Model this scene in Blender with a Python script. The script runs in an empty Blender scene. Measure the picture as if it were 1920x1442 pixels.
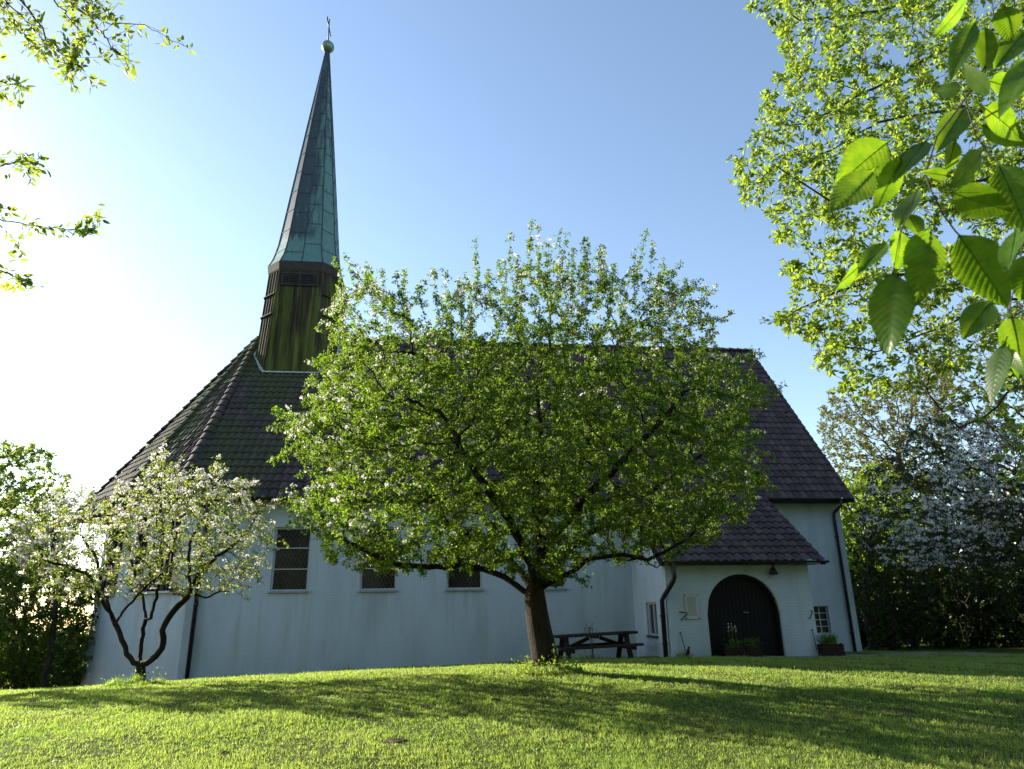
import bpy, bmesh, math, random
import numpy as np
from mathutils import Matrix, Vector

random.seed(7)
rng = np.random.default_rng(11)
R = math.radians
scene = bpy.context.scene
col = scene.collection

# ------------------------------------------------------------------ camera
EYE = np.array([0.0, 0.0, 1.6])
FPX = 1300.0                      # focal length in pixels of the 1920 wide photograph
_th, _yaw, _roll = R(18.4), R(6.4), 0.015
FW = np.array([math.sin(_yaw) * math.cos(_th), math.cos(_yaw) * math.cos(_th), math.sin(_th)])
_r0 = np.array([math.cos(_yaw), -math.sin(_yaw), 0.0])
_u0 = np.cross(_r0, FW)
RT = _r0 * math.cos(_roll) - _u0 * math.sin(_roll)
UP = _u0 * math.cos(_roll) + _r0 * math.sin(_roll)
cam = bpy.data.cameras.new('camera')
cam.sensor_width = 36.0
cam.lens = 36.0 * FPX / 1920.0
cam.clip_start = 0.05
cam.clip_end = 5000.0
cam_o = bpy.data.objects.new('camera', cam)
col.objects.link(cam_o)
cam_o.matrix_world = Matrix(((RT[0], UP[0], -FW[0], EYE[0]), (RT[1], UP[1], -FW[1], EYE[1]),
                             (RT[2], UP[2], -FW[2], EYE[2]), (0, 0, 0, 1)))
cam.dof.use_dof = True
cam.dof.focus_distance = 15.0
cam.dof.aperture_fstop = 9.0
scene.camera = cam_o

# ------------------------------------------------------------------ light
SUN_AZ, SUN_EL = R(-54.0), R(20.5)          # azimuth from +Y towards +X
sdir = Vector((math.sin(SUN_AZ) * math.cos(SUN_EL), math.cos(SUN_AZ) * math.cos(SUN_EL), math.sin(SUN_EL)))
world = bpy.data.worlds.new('World')
scene.world = world
world.use_nodes = True
wn, wl = world.node_tree.nodes, world.node_tree.links
sky = wn.new('ShaderNodeTexSky')
sky.sky_type = 'NISHITA'
sky.sun_disc = False
sky.sun_elevation = SUN_EL
sky.sun_rotation = SUN_AZ
sky.air_density = 1.0
sky.dust_density = 0.35
sky.ozone_density = 0.9
wl.new(sky.outputs[0], wn['Background'].inputs[0])
wn['Background'].inputs[1].default_value = 0.10
sun = bpy.data.lights.new('sun', 'SUN')
sun.energy = 5.0
sun.angle = R(0.5)
sun.color = (1.0, 0.93, 0.80)
sun_o = bpy.data.objects.new('sun', sun)
col.objects.link(sun_o)
sun_o.rotation_euler = sdir.to_track_quat('Z', 'Y').to_euler()
scene.view_settings.view_transform = 'Standard'
scene.view_settings.look = 'None'
scene.view_settings.gamma = 1.0
scene.view_settings.exposure = 1.65
scene.cycles.max_bounces = 8
scene.cycles.transmission_bounces = 6
scene.cycles.diffuse_bounces = 4

# ------------------------------------------------------------------ helpers
def ray(x, y):
    return FW * FPX + RT * (x - 960.0) - UP * (y - 721.0)

def at(x, y, v):
    """World point seen at pixel (x, y) of the photograph at depth Y = v."""
    d = ray(x, y)
    return EYE + d * (v / d[1])

def arr(v, n=3):
    return np.asarray(v, float).reshape(-1, n)

def unit(a):
    a = np.asarray(a, float)
    return a / np.maximum(np.linalg.norm(a, axis=-1, keepdims=True), 1e-9)

def tag(o, label=None, cat=None, group=None, kind=None):
    if label: o['label'] = label
    if cat: o['category'] = cat
    if group: o['group'] = group
    if kind: o['kind'] = kind
    return o

def root_loc(o):
    while o.parent: o = o.parent
    return np.array(o.location)

def empty(name, loc):
    o = bpy.data.objects.new(name, None)
    o.empty_display_size = 0.3
    o.location = [float(c) for c in loc]
    col.objects.link(o)
    return o

def link_mesh(name, me, mat, parent=None):
    if mat: me.materials.append(mat)
    o = bpy.data.objects.new(name, me)
    col.objects.link(o)
    if parent: o.parent = parent
    return o

def big_mesh(name, V, F, mat, parent=None, smooth=False):
    """V (n,3) world coordinates, F (m,k) all faces with k corners (or list of such arrays)."""
    V = arr(V)
    if parent is not None: V = V - root_loc(parent)
    Fs = F if isinstance(F, list) and len(F) and isinstance(F[0], np.ndarray) else [F]
    Fs = [np.asarray(f, np.int32) for f in Fs if len(f)]
    me = bpy.data.meshes.new(name)
    me.vertices.add(len(V))
    me.vertices.foreach_set('co', V.astype(np.float32).ravel())
    loops = np.concatenate([f.ravel() for f in Fs])
    sizes = np.concatenate([np.full(len(f), f.shape[1], np.int32) for f in Fs])
    starts = np.concatenate([[0], np.cumsum(sizes)[:-1]]).astype(np.int32)
    me.loops.add(len(loops))
    me.loops.foreach_set('vertex_index', loops)
    me.polygons.add(len(sizes))
    me.polygons.foreach_set('loop_start', starts)
    me.polygons.foreach_set('loop_total', sizes)
    me.polygons.foreach_set('use_smooth', np.full(len(sizes), smooth))
    me.update(calc_edges=True)
    me.validate()
    return link_mesh(name, me, mat, parent)

class MB:
    def __init__(s): s.v = []; s.f = []
    def add(s, vs, fs):
        b = len(s.v)
        s.v += [tuple(float(c) for c in p) for p in vs]
        s.f += [tuple(b + i for i in f) for f in fs]
        return s
    def box(s, x0, x1, y0, y1, z0, z1):
        return s.add([(x0, y0, z0), (x1, y0, z0), (x1, y1, z0), (x0, y1, z0), (x0, y0, z1), (x1, y0, z1), (x1, y1, z1), (x0, y1, z1)],
                     [(0, 3, 2, 1), (4, 5, 6, 7), (0, 1, 5, 4), (1, 2, 6, 5), (2, 3, 7, 6), (3, 0, 4, 7)])
    def beam(s, a, b, w, h, up=(0, 0, 1)):
        a, b = np.array(a, float), np.array(b, float)
        d = unit(b - a); x = unit(np.cross(d, up)); y = np.cross(x, d)
        vs = [p + x * i * w / 2 + y * j * h / 2 for p in (a, b) for i, j in ((-1, -1), (1, -1), (1, 1), (-1, 1))]
        return s.add(vs, [(3, 2, 1, 0), (4, 5, 6, 7), (0, 1, 5, 4), (1, 2, 6, 5), (2, 3, 7, 6), (3, 0, 4, 7)])
    def tube(s, path, rad, n=8, cap=True):
        path = arr(path); m = len(path)
        rad = np.full(m, rad) if np.isscalar(rad) else np.asarray(rad)
        x = None; vs = []
        for i in range(m):
            d = unit(path[min(i + 1, m - 1)] - path[max(i - 1, 0)])
            if x is None: x = np.cross(d, (0.31, 0.2, 0.93) if abs(d[2]) < .9 else (1, 0, 0))
            x = unit(x - d * np.dot(x, d)); y = np.cross(d, x)
            for k in range(n):
                t = 2 * math.pi * k / n
                vs.append(path[i] + rad[i] * (x * math.cos(t) + y * math.sin(t)))
        fs = [(i * n + k, i * n + (k + 1) % n, (i + 1) * n + (k + 1) % n, (i + 1) * n + k) for i in range(m - 1) for k in range(n)]
        if cap: fs += [tuple(range(n - 1, -1, -1)), tuple((m - 1) * n + k for k in range(n))]
        return s.add(vs, fs)
    def ball(s, c, r, nu=14, nv=9, sx=1, sy=1, sz=1):
        vs = [(c[0], c[1], c[2] - r * sz)]
        for j in range(1, nv):
            t = math.pi * j / nv
            for i in range(nu):
                p = 2 * math.pi * i / nu
                vs.append((c[0] + r * sx * math.sin(t) * math.cos(p), c[1] + r * sy * math.sin(t) * math.sin(p), c[2] - r * sz * math.cos(t)))
        vs.append((c[0], c[1], c[2] + r * sz)); L = len(vs) - 1
        fs = [(0, 1 + (i + 1) % nu, 1 + i) for i in range(nu)]
        for j in range(nv - 2):
            a = 1 + j * nu
            fs += [(a + i, a + (i + 1) % nu, a + nu + (i + 1) % nu, a + nu + i) for i in range(nu)]
        a = 1 + (nv - 2) * nu
        fs += [(a + i, a + (i + 1) % nu, L) for i in range(nu)]
        return s.add(vs, fs)
    def loft(s, rings, cap=True):
        n = len(rings[0]); vs = [p for r_ in rings for p in r_]; m = len(rings)
        fs = [(i * n + k, i * n + (k + 1) % n, (i + 1) * n + (k + 1) % n, (i + 1) * n + k) for i in range(m - 1) for k in range(n)]
        if cap: fs += [tuple(range(n - 1, -1, -1)), tuple((m - 1) * n + k for k in range(n))]
        return s.add(vs, fs)
    def build(s, name, mat, parent=None, smooth=False, bevel=0):
        me = bpy.data.meshes.new(name)
        off = root_loc(parent) if parent is not None else np.zeros(3)
        me.from_pydata([tuple(np.array(p) - off) for p in s.v], [], s.f)
        bm = bmesh.new(); bm.from_mesh(me)
        bmesh.ops.recalc_face_normals(bm, faces=bm.faces)
        if bevel:
            bmesh.ops.bevel(bm, geom=list(bm.edges), offset=bevel, segments=1, affect='EDGES', clamp_overlap=True)
        bm.to_mesh(me); bm.free()
        if smooth: me.polygons.foreach_set('use_smooth', [True] * len(me.polygons))
        return link_mesh(name, me, mat, parent)

# ------------------------------------------------------------------ materials
class NT:
    def __init__(s, name):
        s.m = bpy.data.materials.new(name); s.m.use_nodes = True
        s.n, s.l = s.m.node_tree.nodes, s.m.node_tree.links
        s.b = s.n['Principled BSDF']; s.out = s.n['Material Output']
    def new(s, t, **kw):
        nd = s.n.new(t)
        for k, v in kw.items():
            if k.startswith('i_'):
                nd.inputs[k[2:].replace('_', ' ')].default_value = v
            else: setattr(nd, k, v)
        return nd
    def lk(s, a, b): s.l.new(a, b)
    def ramp(s, src, stops, interp='LINEAR'):
        r = s.new('ShaderNodeValToRGB'); r.color_ramp.interpolation = interp
        e = r.color_ramp.elements
        while len(e) > 1: e.remove(e[-1])
        e[0].position, e[0].color = stops[0][0], (*stops[0][1], 1)
        for p, c in stops[1:]:
            k = e.new(p); k.color = (*c, 1)
        s.lk(src, r.inputs[0]); return r.outputs[0]
    def coord(s, scale=(1, 1, 1)):
        c = s.new('ShaderNodeNewGeometry'); mp = s.new('ShaderNodeMapping'); mp.inputs['Scale'].default_value = scale
        s.lk(c.outputs['Position'], mp.inputs[0]); return mp.outputs[0]
    def noise(s, scale, detail=5, vec=None, rough=.55):
        n = s.new('ShaderNodeTexNoise'); n.inputs['Scale'].default_value = scale; n.inputs['Detail'].default_value = detail
        n.inputs['Roughness'].default_value = rough
        s.lk(vec if vec is not None else s.coord(), n.inputs['Vector']); return n.outputs['Fac']
    def mix(s, fac, a, b, mode='MIX'):
        m = s.new('ShaderNodeMix'); m.data_type = 'RGBA'; m.blend_type = mode
        for sock, val in ((m.inputs[0], fac), (m.inputs[6], a), (m.inputs[7], b)):
            if hasattr(val, 'links'): s.lk(val, sock)
            else: sock.default_value = (*val, 1) if isinstance(val, tuple) else val
        return m.outputs[2]
    def bump(s, h, strength=.3, dist=.02):
        b = s.new('ShaderNodeBump'); b.inputs['Strength'].default_value = strength; b.inputs['Distance'].default_value = dist
        s.lk(h, b.inputs['Height']); s.lk(b.outputs[0], s.b.inputs['Normal'])
    def base(s, c, rough=.6, spec=.3, metal=0):
        if hasattr(c, 'links'): s.lk(c, s.b.inputs['Base Color'])
        else: s.b.inputs['Base Color'].default_value = (*c, 1)
        s.b.inputs['Roughness'].default_value = rough
        s.b.inputs['Specular IOR Level'].default_value = spec
        s.b.inputs['Metallic'].default_value = metal
        return s.m

def leaf_mat(name, stops, trans, fac=.5, rough=.45, spec=.35):
    t = NT(name)
    g = t.new('ShaderNodeNewGeometry')
    c = t.ramp(g.outputs['Random Per Island'], stops)
    t.base(c, rough, spec)
    tr = t.new('ShaderNodeBsdfTranslucent')
    c2 = t.mix(1.0, c, trans, 'MULTIPLY') if False else t.ramp(g.outputs['Random Per Island'], [(0, tuple(.7 * x for x in trans)), (.5, trans), (1, (min(1, trans[0] * 1.45), min(1, trans[1] * 1.18), trans[2]))])
    t.lk(c2, tr.inputs[0])
    mx = t.new('ShaderNodeMixShader'); mx.inputs[0].default_value = fac
    t.lk(t.b.outputs[0], mx.inputs[1]); t.lk(tr.outputs[0], mx.inputs[2])
    t.lk(mx.outputs[0], t.out.inputs[0])
    return t.m

def plain(name, c, rough=.6, spec=.3, metal=0, var=.25, scale=6, bump=0):
    t = NT(name)
    n = t.noise(scale, 6)
    lo = tuple(x * (1 - var) for x in c); hi = tuple(min(1, x * (1 + var)) for x in c)
    t.base(t.ramp(n, [(.3, lo), (.7, hi)]), rough, spec, metal)
    if bump: t.bump(t.noise(scale * 6, 4), bump, .01)
    return t.m

def mat_wall():
    t = NT('whitewashed_brick')
    g = t.new('ShaderNodeNewGeometry'); sp = t.new('ShaderNodeSeparateXYZ'); t.lk(g.outputs['Position'], sp.inputs[0])
    ad = t.new('ShaderNodeMath', operation='ADD'); t.lk(sp.outputs[0], ad.inputs[0])
    m2 = t.new('ShaderNodeMath', operation='MULTIPLY'); t.lk(sp.outputs[1], m2.inputs[0]); m2.inputs[1].default_value = .8
    t.lk(m2.outputs[0], ad.inputs[1])
    cb = t.new('ShaderNodeCombineXYZ'); t.lk(ad.outputs[0], cb.inputs[0]); t.lk(sp.outputs[2], cb.inputs[1])
    nz = t.new('ShaderNodeTexNoise'); nz.inputs['Scale'].default_value = 3.0; t.lk(g.outputs['Position'], nz.inputs['Vector'])
    va = t.new('ShaderNodeVectorMath', operation='SCALE'); va.inputs['Scale'].default_value = .03; t.lk(nz.outputs['Color'], va.inputs[0])
    vb = t.new('ShaderNodeVectorMath', operation='ADD'); t.lk(cb.outputs[0], vb.inputs[0]); t.lk(va.outputs[0], vb.inputs[1])
    br = t.new('ShaderNodeTexBrick'); t.lk(vb.outputs[0], br.inputs['Vector'])
    br.inputs['Scale'].default_value = 1.0; br.inputs['Brick Width'].default_value = .24; br.inputs['Row Height'].default_value = .075
    br.inputs['Mortar Size'].default_value = .009; br.inputs['Mortar Smooth'].default_value = .6
    br.inputs['Color1'].default_value = (1, 1, 1, 1); br.inputs['Color2'].default_value = (.8, .8, .8, 1); br.inputs['Mortar'].default_value = (.3, .3, .3, 1)
    stain = t.noise(.9, 6, t.coord((1, 1, .35)))
    streak = t.noise(2.2, 6, t.coord((1.5, 1.5, .12)))
    c = t.ramp(stain, [(.28, (.37, .42, .44)), (.48, (.47, .535, .58)), (.75, (.515, .58, .63))])
    c = t.mix(t.ramp(streak, [(.54, (0, 0, 0)), (.74, (.55, .55, .55))]), c, (.36, .38, .33))
    # damp, algae tinted foot of the wall
    mr = t.new('ShaderNodeMapRange'); t.lk(sp.outputs[2], mr.inputs[0])
    mr.inputs['From Min'].default_value = 1.3; mr.inputs['From Max'].default_value = -.1; mr.inputs['To Max'].default_value = .5
    mu = t.new('ShaderNodeMath', operation='MULTIPLY'); t.lk(mr.outputs[0], mu.inputs[0]); t.lk(stain, mu.inputs[1])
    c = t.mix(mu.outputs[0], c, (.42, .45, .36))
    # drip marks below the sills of the four nave windows
    def mth(op, a, b=None, c_=None):
        k = t.new('ShaderNodeMath', operation=op)
        for i, q in enumerate((a, b, c_)):
            if q is None: continue
            if hasattr(q, 'links'): t.lk(q, k.inputs[i])
            else: k.inputs[i].default_value = q
        return k.outputs[0]
    wv = mth('PINGPONG', mth('ADD', sp.outputs[0], 4.34), 1.32)
    near_ = mth('LESS_THAN', wv, .62)
    dn = t.new('ShaderNodeMapRange'); t.lk(sp.outputs[2], dn.inputs[0]); dn.inputs['From Min'].default_value = .6; dn.inputs['From Max'].default_value = 2.33
    drip = t.ramp(t.noise(5, 5, t.coord((1.6, 1.6, .06))), [(.48, (0, 0, 0)), (.70, (.34, .34, .34))])
    below = mth('LESS_THAN', sp.outputs[2], 2.335)
    c = t.mix(mth('MULTIPLY', mth('MULTIPLY', near_, below), mth('MULTIPLY', dn.outputs[0], drip)), c, (.25, .26, .24))
    spots = t.ramp(t.noise(3.2, 9, t.coord((1, 1, .55)), .72), [(.62, (0, 0, 0)), (.74, (.32, .32, .32))])
    c = t.mix(spots, c, (.27, .29, .27))
    c = t.mix(.12, c, br.outputs['Color'], 'MULTIPLY')
    t.base(c, .75, .2)
    mm = t.new('ShaderNodeMath', operation='MULTIPLY_ADD'); t.lk(br.outputs['Color'], mm.inputs[0]); mm.inputs[1].default_value = .6; t.lk(t.noise(25, 4), mm.inputs[2])
    t.bump(mm.outputs[0], .55, .012)
    return t.m

def mat_tiles():
    t = NT('dark_pantile')
    big = t.noise(.55, 6); fine = t.noise(14, 5)
    c = t.ramp(fine, [(.25, (.048, .034, .034)), (.55, (.076, .054, .054)), (.8, (.110, .083, .082))])
    g = t.new('ShaderNodeNewGeometry'); sp = t.new('ShaderNodeSeparateXYZ'); t.lk(g.outputs['Position'], sp.inputs[0])
    # every tile its own tone
    dv = t.new('ShaderNodeVectorMath', operation='DIVIDE'); t.lk(g.outputs['Position'], dv.inputs[0]); dv.inputs[1].default_value = (.24, 10, .269)
    fl = t.new('ShaderNodeVectorMath', operation='FLOOR'); t.lk(dv.outputs[0], fl.inputs[0])
    wn_ = t.new('ShaderNodeTexWhiteNoise'); t.lk(fl.outputs[0], wn_.inputs[0])
    c = t.mix(1.0, c, t.ramp(wn_.outputs[0], [(0, (.60, .60, .62)), (1, (1.32, 1.26, 1.22))]), 'MULTIPLY')
    # moss grows mostly towards the choir, under the steeple
    mr = t.new('ShaderNodeMapRange'); t.lk(sp.outputs[0], mr.inputs[0])
    mr.inputs['From Min'].default_value = 1.0; mr.inputs['From Max'].default_value = -6.0; mr.inputs['To Min'].default_value = .02; mr.inputs['To Max'].default_value = .26
    ad = t.new('ShaderNodeMath', operation='ADD'); t.lk(big, ad.inputs[0]); t.lk(mr.outputs[0], ad.inputs[1])
    a2 = t.new('ShaderNodeMath', operation='MULTIPLY_ADD'); t.lk(t.noise(7, 5), a2.inputs[0]); a2.inputs[1].default_value = .35; t.lk(ad.outputs[0], a2.inputs[2])
    f = t.ramp(a2.outputs[0], [(.80, (0, 0, 0)), (1.0, (.75, .75, .75))])
    c = t.mix(f, c, (.050, .066, .020))
    t.base(c, .72, .18)
    t.bump(fine, .25, .008)
    return t.m

def mat_copper():
    t = NT('verdigris_copper')
    g = t.new('ShaderNodeNewGeometry'); sp = t.new('ShaderNodeSeparateXYZ'); t.lk(g.outputs['Position'], sp.inputs[0])
    st = t.noise(3.6, 9, t.coord((1.5, 1.5, .16)), .72)
    sp2 = t.noise(9, 6, t.coord((1.6, 1.6, .25)), .7)
    c = t.ramp(sp2, [(.3, (.055, .130, .125)), (.6, (.088, .195, .185)), (.8, (.125, .245, .23))])
    # black weathering on the half that faces the churchyard's left, ending above the foot
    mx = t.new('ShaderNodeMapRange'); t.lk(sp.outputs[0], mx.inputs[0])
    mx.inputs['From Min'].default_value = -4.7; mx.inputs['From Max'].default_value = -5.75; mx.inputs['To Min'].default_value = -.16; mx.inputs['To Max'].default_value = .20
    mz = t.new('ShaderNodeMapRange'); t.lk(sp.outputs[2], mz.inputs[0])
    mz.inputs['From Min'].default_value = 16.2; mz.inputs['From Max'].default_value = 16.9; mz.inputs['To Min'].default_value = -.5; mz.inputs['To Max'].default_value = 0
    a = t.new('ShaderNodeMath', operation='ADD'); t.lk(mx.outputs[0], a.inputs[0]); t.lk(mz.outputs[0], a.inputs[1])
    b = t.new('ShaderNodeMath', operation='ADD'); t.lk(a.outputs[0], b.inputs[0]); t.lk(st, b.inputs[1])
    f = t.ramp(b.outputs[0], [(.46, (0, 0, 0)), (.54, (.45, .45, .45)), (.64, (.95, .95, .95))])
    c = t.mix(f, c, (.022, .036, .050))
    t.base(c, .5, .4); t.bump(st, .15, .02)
    return t.m

def mat_boards():
    t = NT('weathered_boards')
    st = t.noise(6, 8, t.coord((1, 1, .10)), .6)
    c = t.ramp(st, [(.3, (.018, .014, .011)), (.55, (.042, .033, .025)), (.8, (.085, .070, .055))])
    g = t.new('ShaderNodeNewGeometry'); sp = t.new('ShaderNodeSeparateXYZ'); t.lk(g.outputs['Position'], sp.inputs[0])
    mz = t.new('ShaderNodeMapRange'); t.lk(sp.outputs[2], mz.inputs[0])
    mz.inputs['From Min'].default_value = 15.0; mz.inputs['From Max'].default_value = 10.3; mz.inputs['To Min'].default_value = -.07; mz.inputs['To Max'].default_value = .20
    s2 = t.noise(4.5, 7, t.coord((1.3, 1.3, .07)), .6)
    a = t.new('ShaderNodeMath', operation='ADD'); t.lk(mz.outputs[0], a.inputs[0]); t.lk(s2, a.inputs[1])
    f = t.ramp(a.outputs[0], [(.46, (0, 0, 0)), (.60, (.9, .9, .9))])
    c = t.mix(f, c, t.ramp(st, [(.3, (.045, .060, .014)), (.7, (.125, .145, .034))]))
    fx = t.new('ShaderNodeMath', operation='MULTIPLY_ADD'); t.lk(sp.outputs[1], fx.inputs[0]); fx.inputs[1].default_value = .7; t.lk(sp.outputs[0], fx.inputs[2])
    fd = t.new('ShaderNodeMath', operation='MULTIPLY'); t.lk(fx.outputs[0], fd.inputs[0]); fd.inputs[1].default_value = 5.6
    ff = t.new('ShaderNodeMath', operation='FLOOR'); t.lk(fd.outputs[0], ff.inputs[0])
    wn2 = t.new('ShaderNodeTexWhiteNoise'); wn2.noise_dimensions = '1D'; t.lk(ff.outputs[0], wn2.inputs['W'])
    c = t.mix(1.0, c, t.ramp(wn2.outputs[0], [(0, (.55, .52, .5)), (1, (1.25, 1.2, 1.15))]), 'MULTIPLY')
    t.base(c, .8, .15); t.bump(st, .3, .01)
    return t.m

def mat_bark(name, lo, hi, scale=9):
    t = NT(name)
    n = t.noise(scale, 8, t.coord((1, 1, .3)), .65)
    t.base(t.ramp(n, [(.3, lo), (.7, hi)]), .85, .15); t.bump(t.noise(scale * 2.5, 8, t.coord((1, 1, .35)), .7), 1.0, .06)
    return t.m

def mat_ground():
    t = NT('lawn_ground')
    big = t.noise(.35, 5); mid = t.noise(2.6, 6); fine = t.noise(45, 5)
    c = t.ramp(fine, [(.3, (.030, .045, .010)), (.6, (.060, .085, .018)), (.8, (.10, .115, .03))])
    c = t.mix(t.ramp(big, [(.4, (0, 0, 0)), (.65, (.5, .5, .5))]), c, (.085, .100, .028))
    c = t.mix(t.ramp(mid, [(.66, (0, 0, 0)), (.76, (.8, .8, .8))]), c, (.085, .060, .032))
    t.base(c, .95, .05); t.bump(fine, .8, .04)
    return t.m

M = {}
M['wall'] = mat_wall(); M['tile'] = mat_tiles(); M['copper'] = mat_copper(); M['boards'] = mat_boards()
M['ground'] = mat_ground()
M['bark'] = mat_bark('apple_bark', (.012, .009, .006), (.055, .041, .027))
M['bark2'] = mat_bark('grey_bark', (.030, .024, .018), (.10, .085, .065), 6)
M['twig'] = plain('young_twig', (.060, .036, .024), .7)
M['gutter'] = plain('dark_gutter', (.022, .018, .017), .4, .4)
M['pipe'] = plain('brown_downpipe', (.030, .022, .022), .45, .4)
M['soffit'] = plain('dark_soffit', (.035, .030, .026), .8)
M['frame'] = plain('white_frame', (.44, .46, .46), .5, .3, var=.1)
M['sill'] = plain('grey_sill', (.30, .32, .34), .6, .3, var=.15)
M['lead'] = plain('lead_came', (.085, .080, .072), .6)
M['door'] = plain('black_stained_door', (.0055, .0045, .004), .6, .2, var=.3, scale=20)
M['iron'] = plain('black_iron', (.02, .02, .021), .5, .4)
M['brass'] = plain('brass', (.55, .36, .14), .3, .5, 1)
M['plaque'] = plain('pale_plaque', (.50, .49, .44), .6, .3, var=.08)
M['engraving'] = plain('grey_engraving', (.27, .27, .25), .7, .2, var=.2, scale=40)
M['flash'] = plain('lead_flashing', (.42, .42, .42), .5, .4, var=.3)
M['wood'] = plain('dark_table_wood', (.030, .021, .015), .7, .25, var=.5, scale=12, bump=.3)
M['crate'] = plain('planter_wood', (.026, .015, .010), .75, .2, var=.4, scale=14, bump=.3)
M['soil'] = plain('soil', (.10, .078, .045), .95, .05, var=.4, scale=30, bump=.8)
M['gravel'] = plain('gravel', (.20, .18, .16), .9, .1, var=.4, scale=30, bump=.6)
M['bird'] = plain('black_plumage', (.010, .010, .012), .5, .3)
M['cross'] = plain('weathered_metal', (.035, .045, .050), .5, .4, .4)
M['ball'] = plain('patinated_copper_ball', (.13, .21, .17), .38, .6, .25, var=.25, scale=5)
t_ = NT('dark_glass'); t_.base(t_.ramp(t_.noise(1.5, 3), [(.3, (.006, .007, .008)), (.8, (.018, .016, .014))]), .12, .45); M['glass'] = t_.m
M['apple_leaf'] = leaf_mat('apple_leaf', [(0, (.045, .085, .014)), (.5, (.070, .125, .020)), (1, (.115, .160, .034))], (.23, .385, .020), .46)
M['small_leaf'] = leaf_mat('small_apple_leaf', [(0, (.06, .09, .02)), (.5, (.10, .14, .03)), (1, (.14, .17, .05))], (.32, .42, .06), .5)
M['blossom'] = leaf_mat('apple_blossom', [(0, (.78, .68, .68)), (.3, (.86, .83, .82)), (1, (.90, .89, .87))], (.72, .70, .66), .45, .7, .1)
M['plum_leaf'] = leaf_mat('fresh_leaf', [(0, (.05, .095, .014)), (.5, (.085, .145, .022)), (1, (.14, .20, .036))], (.36, .52, .040), .50)
M['bronze_leaf'] = leaf_mat('withered_tip', [(0, (.10, .04, .03)), (1, (.20, .10, .07))], (.30, .12, .08), .4)
M['cherry_leaf'] = leaf_mat('cherry_leaf', [(0, (.06, .10, .02)), (.5, (.09, .145, .03)), (1, (.13, .19, .045))], (.34, .46, .06), .5)
M['wood_leaf'] = leaf_mat('woodland_leaf', [(0, (.035, .065, .014)), (.5, (.055, .095, .018)), (1, (.085, .125, .026))], (.20, .32, .03), .45)
M['dark_leaf'] = leaf_mat('dark_evergreen_leaf', [(0, (.016, .032, .009)), (.5, (.026, .046, .012)), (1, (.040, .062, .016))], (.075, .13, .014), .35)
M['bright_leaf'] = leaf_mat('bright_spring_leaf', [(0, (.06, .11, .018)), (.5, (.085, .15, .022)), (1, (.13, .20, .034))], (.34, .50, .04), .5)
M['olive_leaf'] = leaf_mat('olive_spring_leaf', [(0, (.07, .075, .022)), (.5, (.11, .115, .032)), (1, (.14, .14, .045))], (.22, .245, .04), .45)
M['white_flower'] = leaf_mat('white_hawthorn_flower', [(0, (.60, .58, .54)), (.5, (.80, .79, .76)), (1, (.88, .87, .85))], (.66, .65, .60), .42, .7, .1)
M['grass'] = leaf_mat('grass_blade', [(0, (.085, .135, .028)), (.45, (.135, .200, .042)), (.85, (.195, .245, .068)), (1, (.30, .27, .13))], (.36, .52, .080), .52, .4, .35)
def lawn_tone(m):
    nt = m.node_tree; g = nt.nodes.new('ShaderNodeNewGeometry'); n1 = nt.nodes.new('ShaderNodeTexNoise'); n1.inputs['Scale'].default_value = .9; n1.inputs['Detail'].default_value = 5
    nt.links.new(g.outputs['Position'], n1.inputs['Vector'])
    r = nt.nodes.new('ShaderNodeValToRGB'); e = r.color_ramp.elements; e[0].position, e[0].color = .34, (.88, .95, .82, 1); e[1].position, e[1].color = .66, (1.14, 1.05, 1.16, 1)
    nt.links.new(n1.outputs[0], r.inputs[0])
    for nd, sock in ((nt.nodes['Principled BSDF'], 'Base Color'), (next(x for x in nt.nodes if x.type == 'BSDF_TRANSLUCENT'), 'Color')):
        src = nd.inputs[sock].links[0].from_socket; mx = nt.nodes.new('ShaderNodeMix'); mx.data_type = 'RGBA'; mx.blend_type = 'MULTIPLY'; mx.inputs[0].default_value = 1
        nt.links.new(src, mx.inputs[6]); nt.links.new(r.outputs[0], mx.inputs[7]); nt.links.new(mx.outputs[2], nd.inputs[sock])
lawn_tone(M['grass'])
M['weed'] = leaf_mat('weed_leaf', [(0, (.06, .10, .015)), (.5, (.11, .16, .02)), (1, (.15, .20, .04))], (.30, .44, .04), .5)
M['dandelion'] = leaf_mat('yellow_flower', [(0, (.75, .48, .02)), (1, (.85, .62, .03))], (.7, .5, .02), .3)

# ------------------------------------------------------------------ ground
_cp = np.array([
    (0, 0, 0), (0, -12, -1.0), (-8, 0, 0.15), (9, 0, -.15), (0, 6.5, .36), (-3.3, 7, .45), (5.0, 6.5, .24),
    (1.9, 12.5, .70), (-5.2, 14.2, .50), (-10.7, 20, -.02), (-8, 16, .26), (-7, 22.3, -.06), (-3.5, 22.3, .02), (0, 22.3, .11),
    (3.6, 20.2, .40), (6.2, 19, .46), (10.3, 19, .44), (13.6, 22.3, .33), (0, 16.5, .52), (6, 15, .62), (12, 14, .50),
    (12, 18, .42), (17, 18, .32), (21, 24, .16), (26, 30, 0), (-13, 27, -.75), (-21, 32, -2.2), (0, 45, -1.8), (22, 45, -.4),
    (-25, 12, -.2), (30, 8, .2), (-11, 10, .4), (12, 9, .3)], float)
def _tps_k(r):
    r = np.maximum(r, 1e-6); return r * r * np.log(r)
_n = len(_cp)
_K = _tps_k(np.linalg.norm(_cp[:, None, :2] - _cp[None, :, :2], axis=2)) + np.eye(_n) * 2.0
_Pm = np.hstack([np.ones((_n, 1)), _cp[:, :2]])
_w = np.linalg.solve(np.block([[_K, _Pm], [_Pm.T, np.zeros((3, 3))]]), np.concatenate([_cp[:, 2], np.zeros(3)]))
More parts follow.
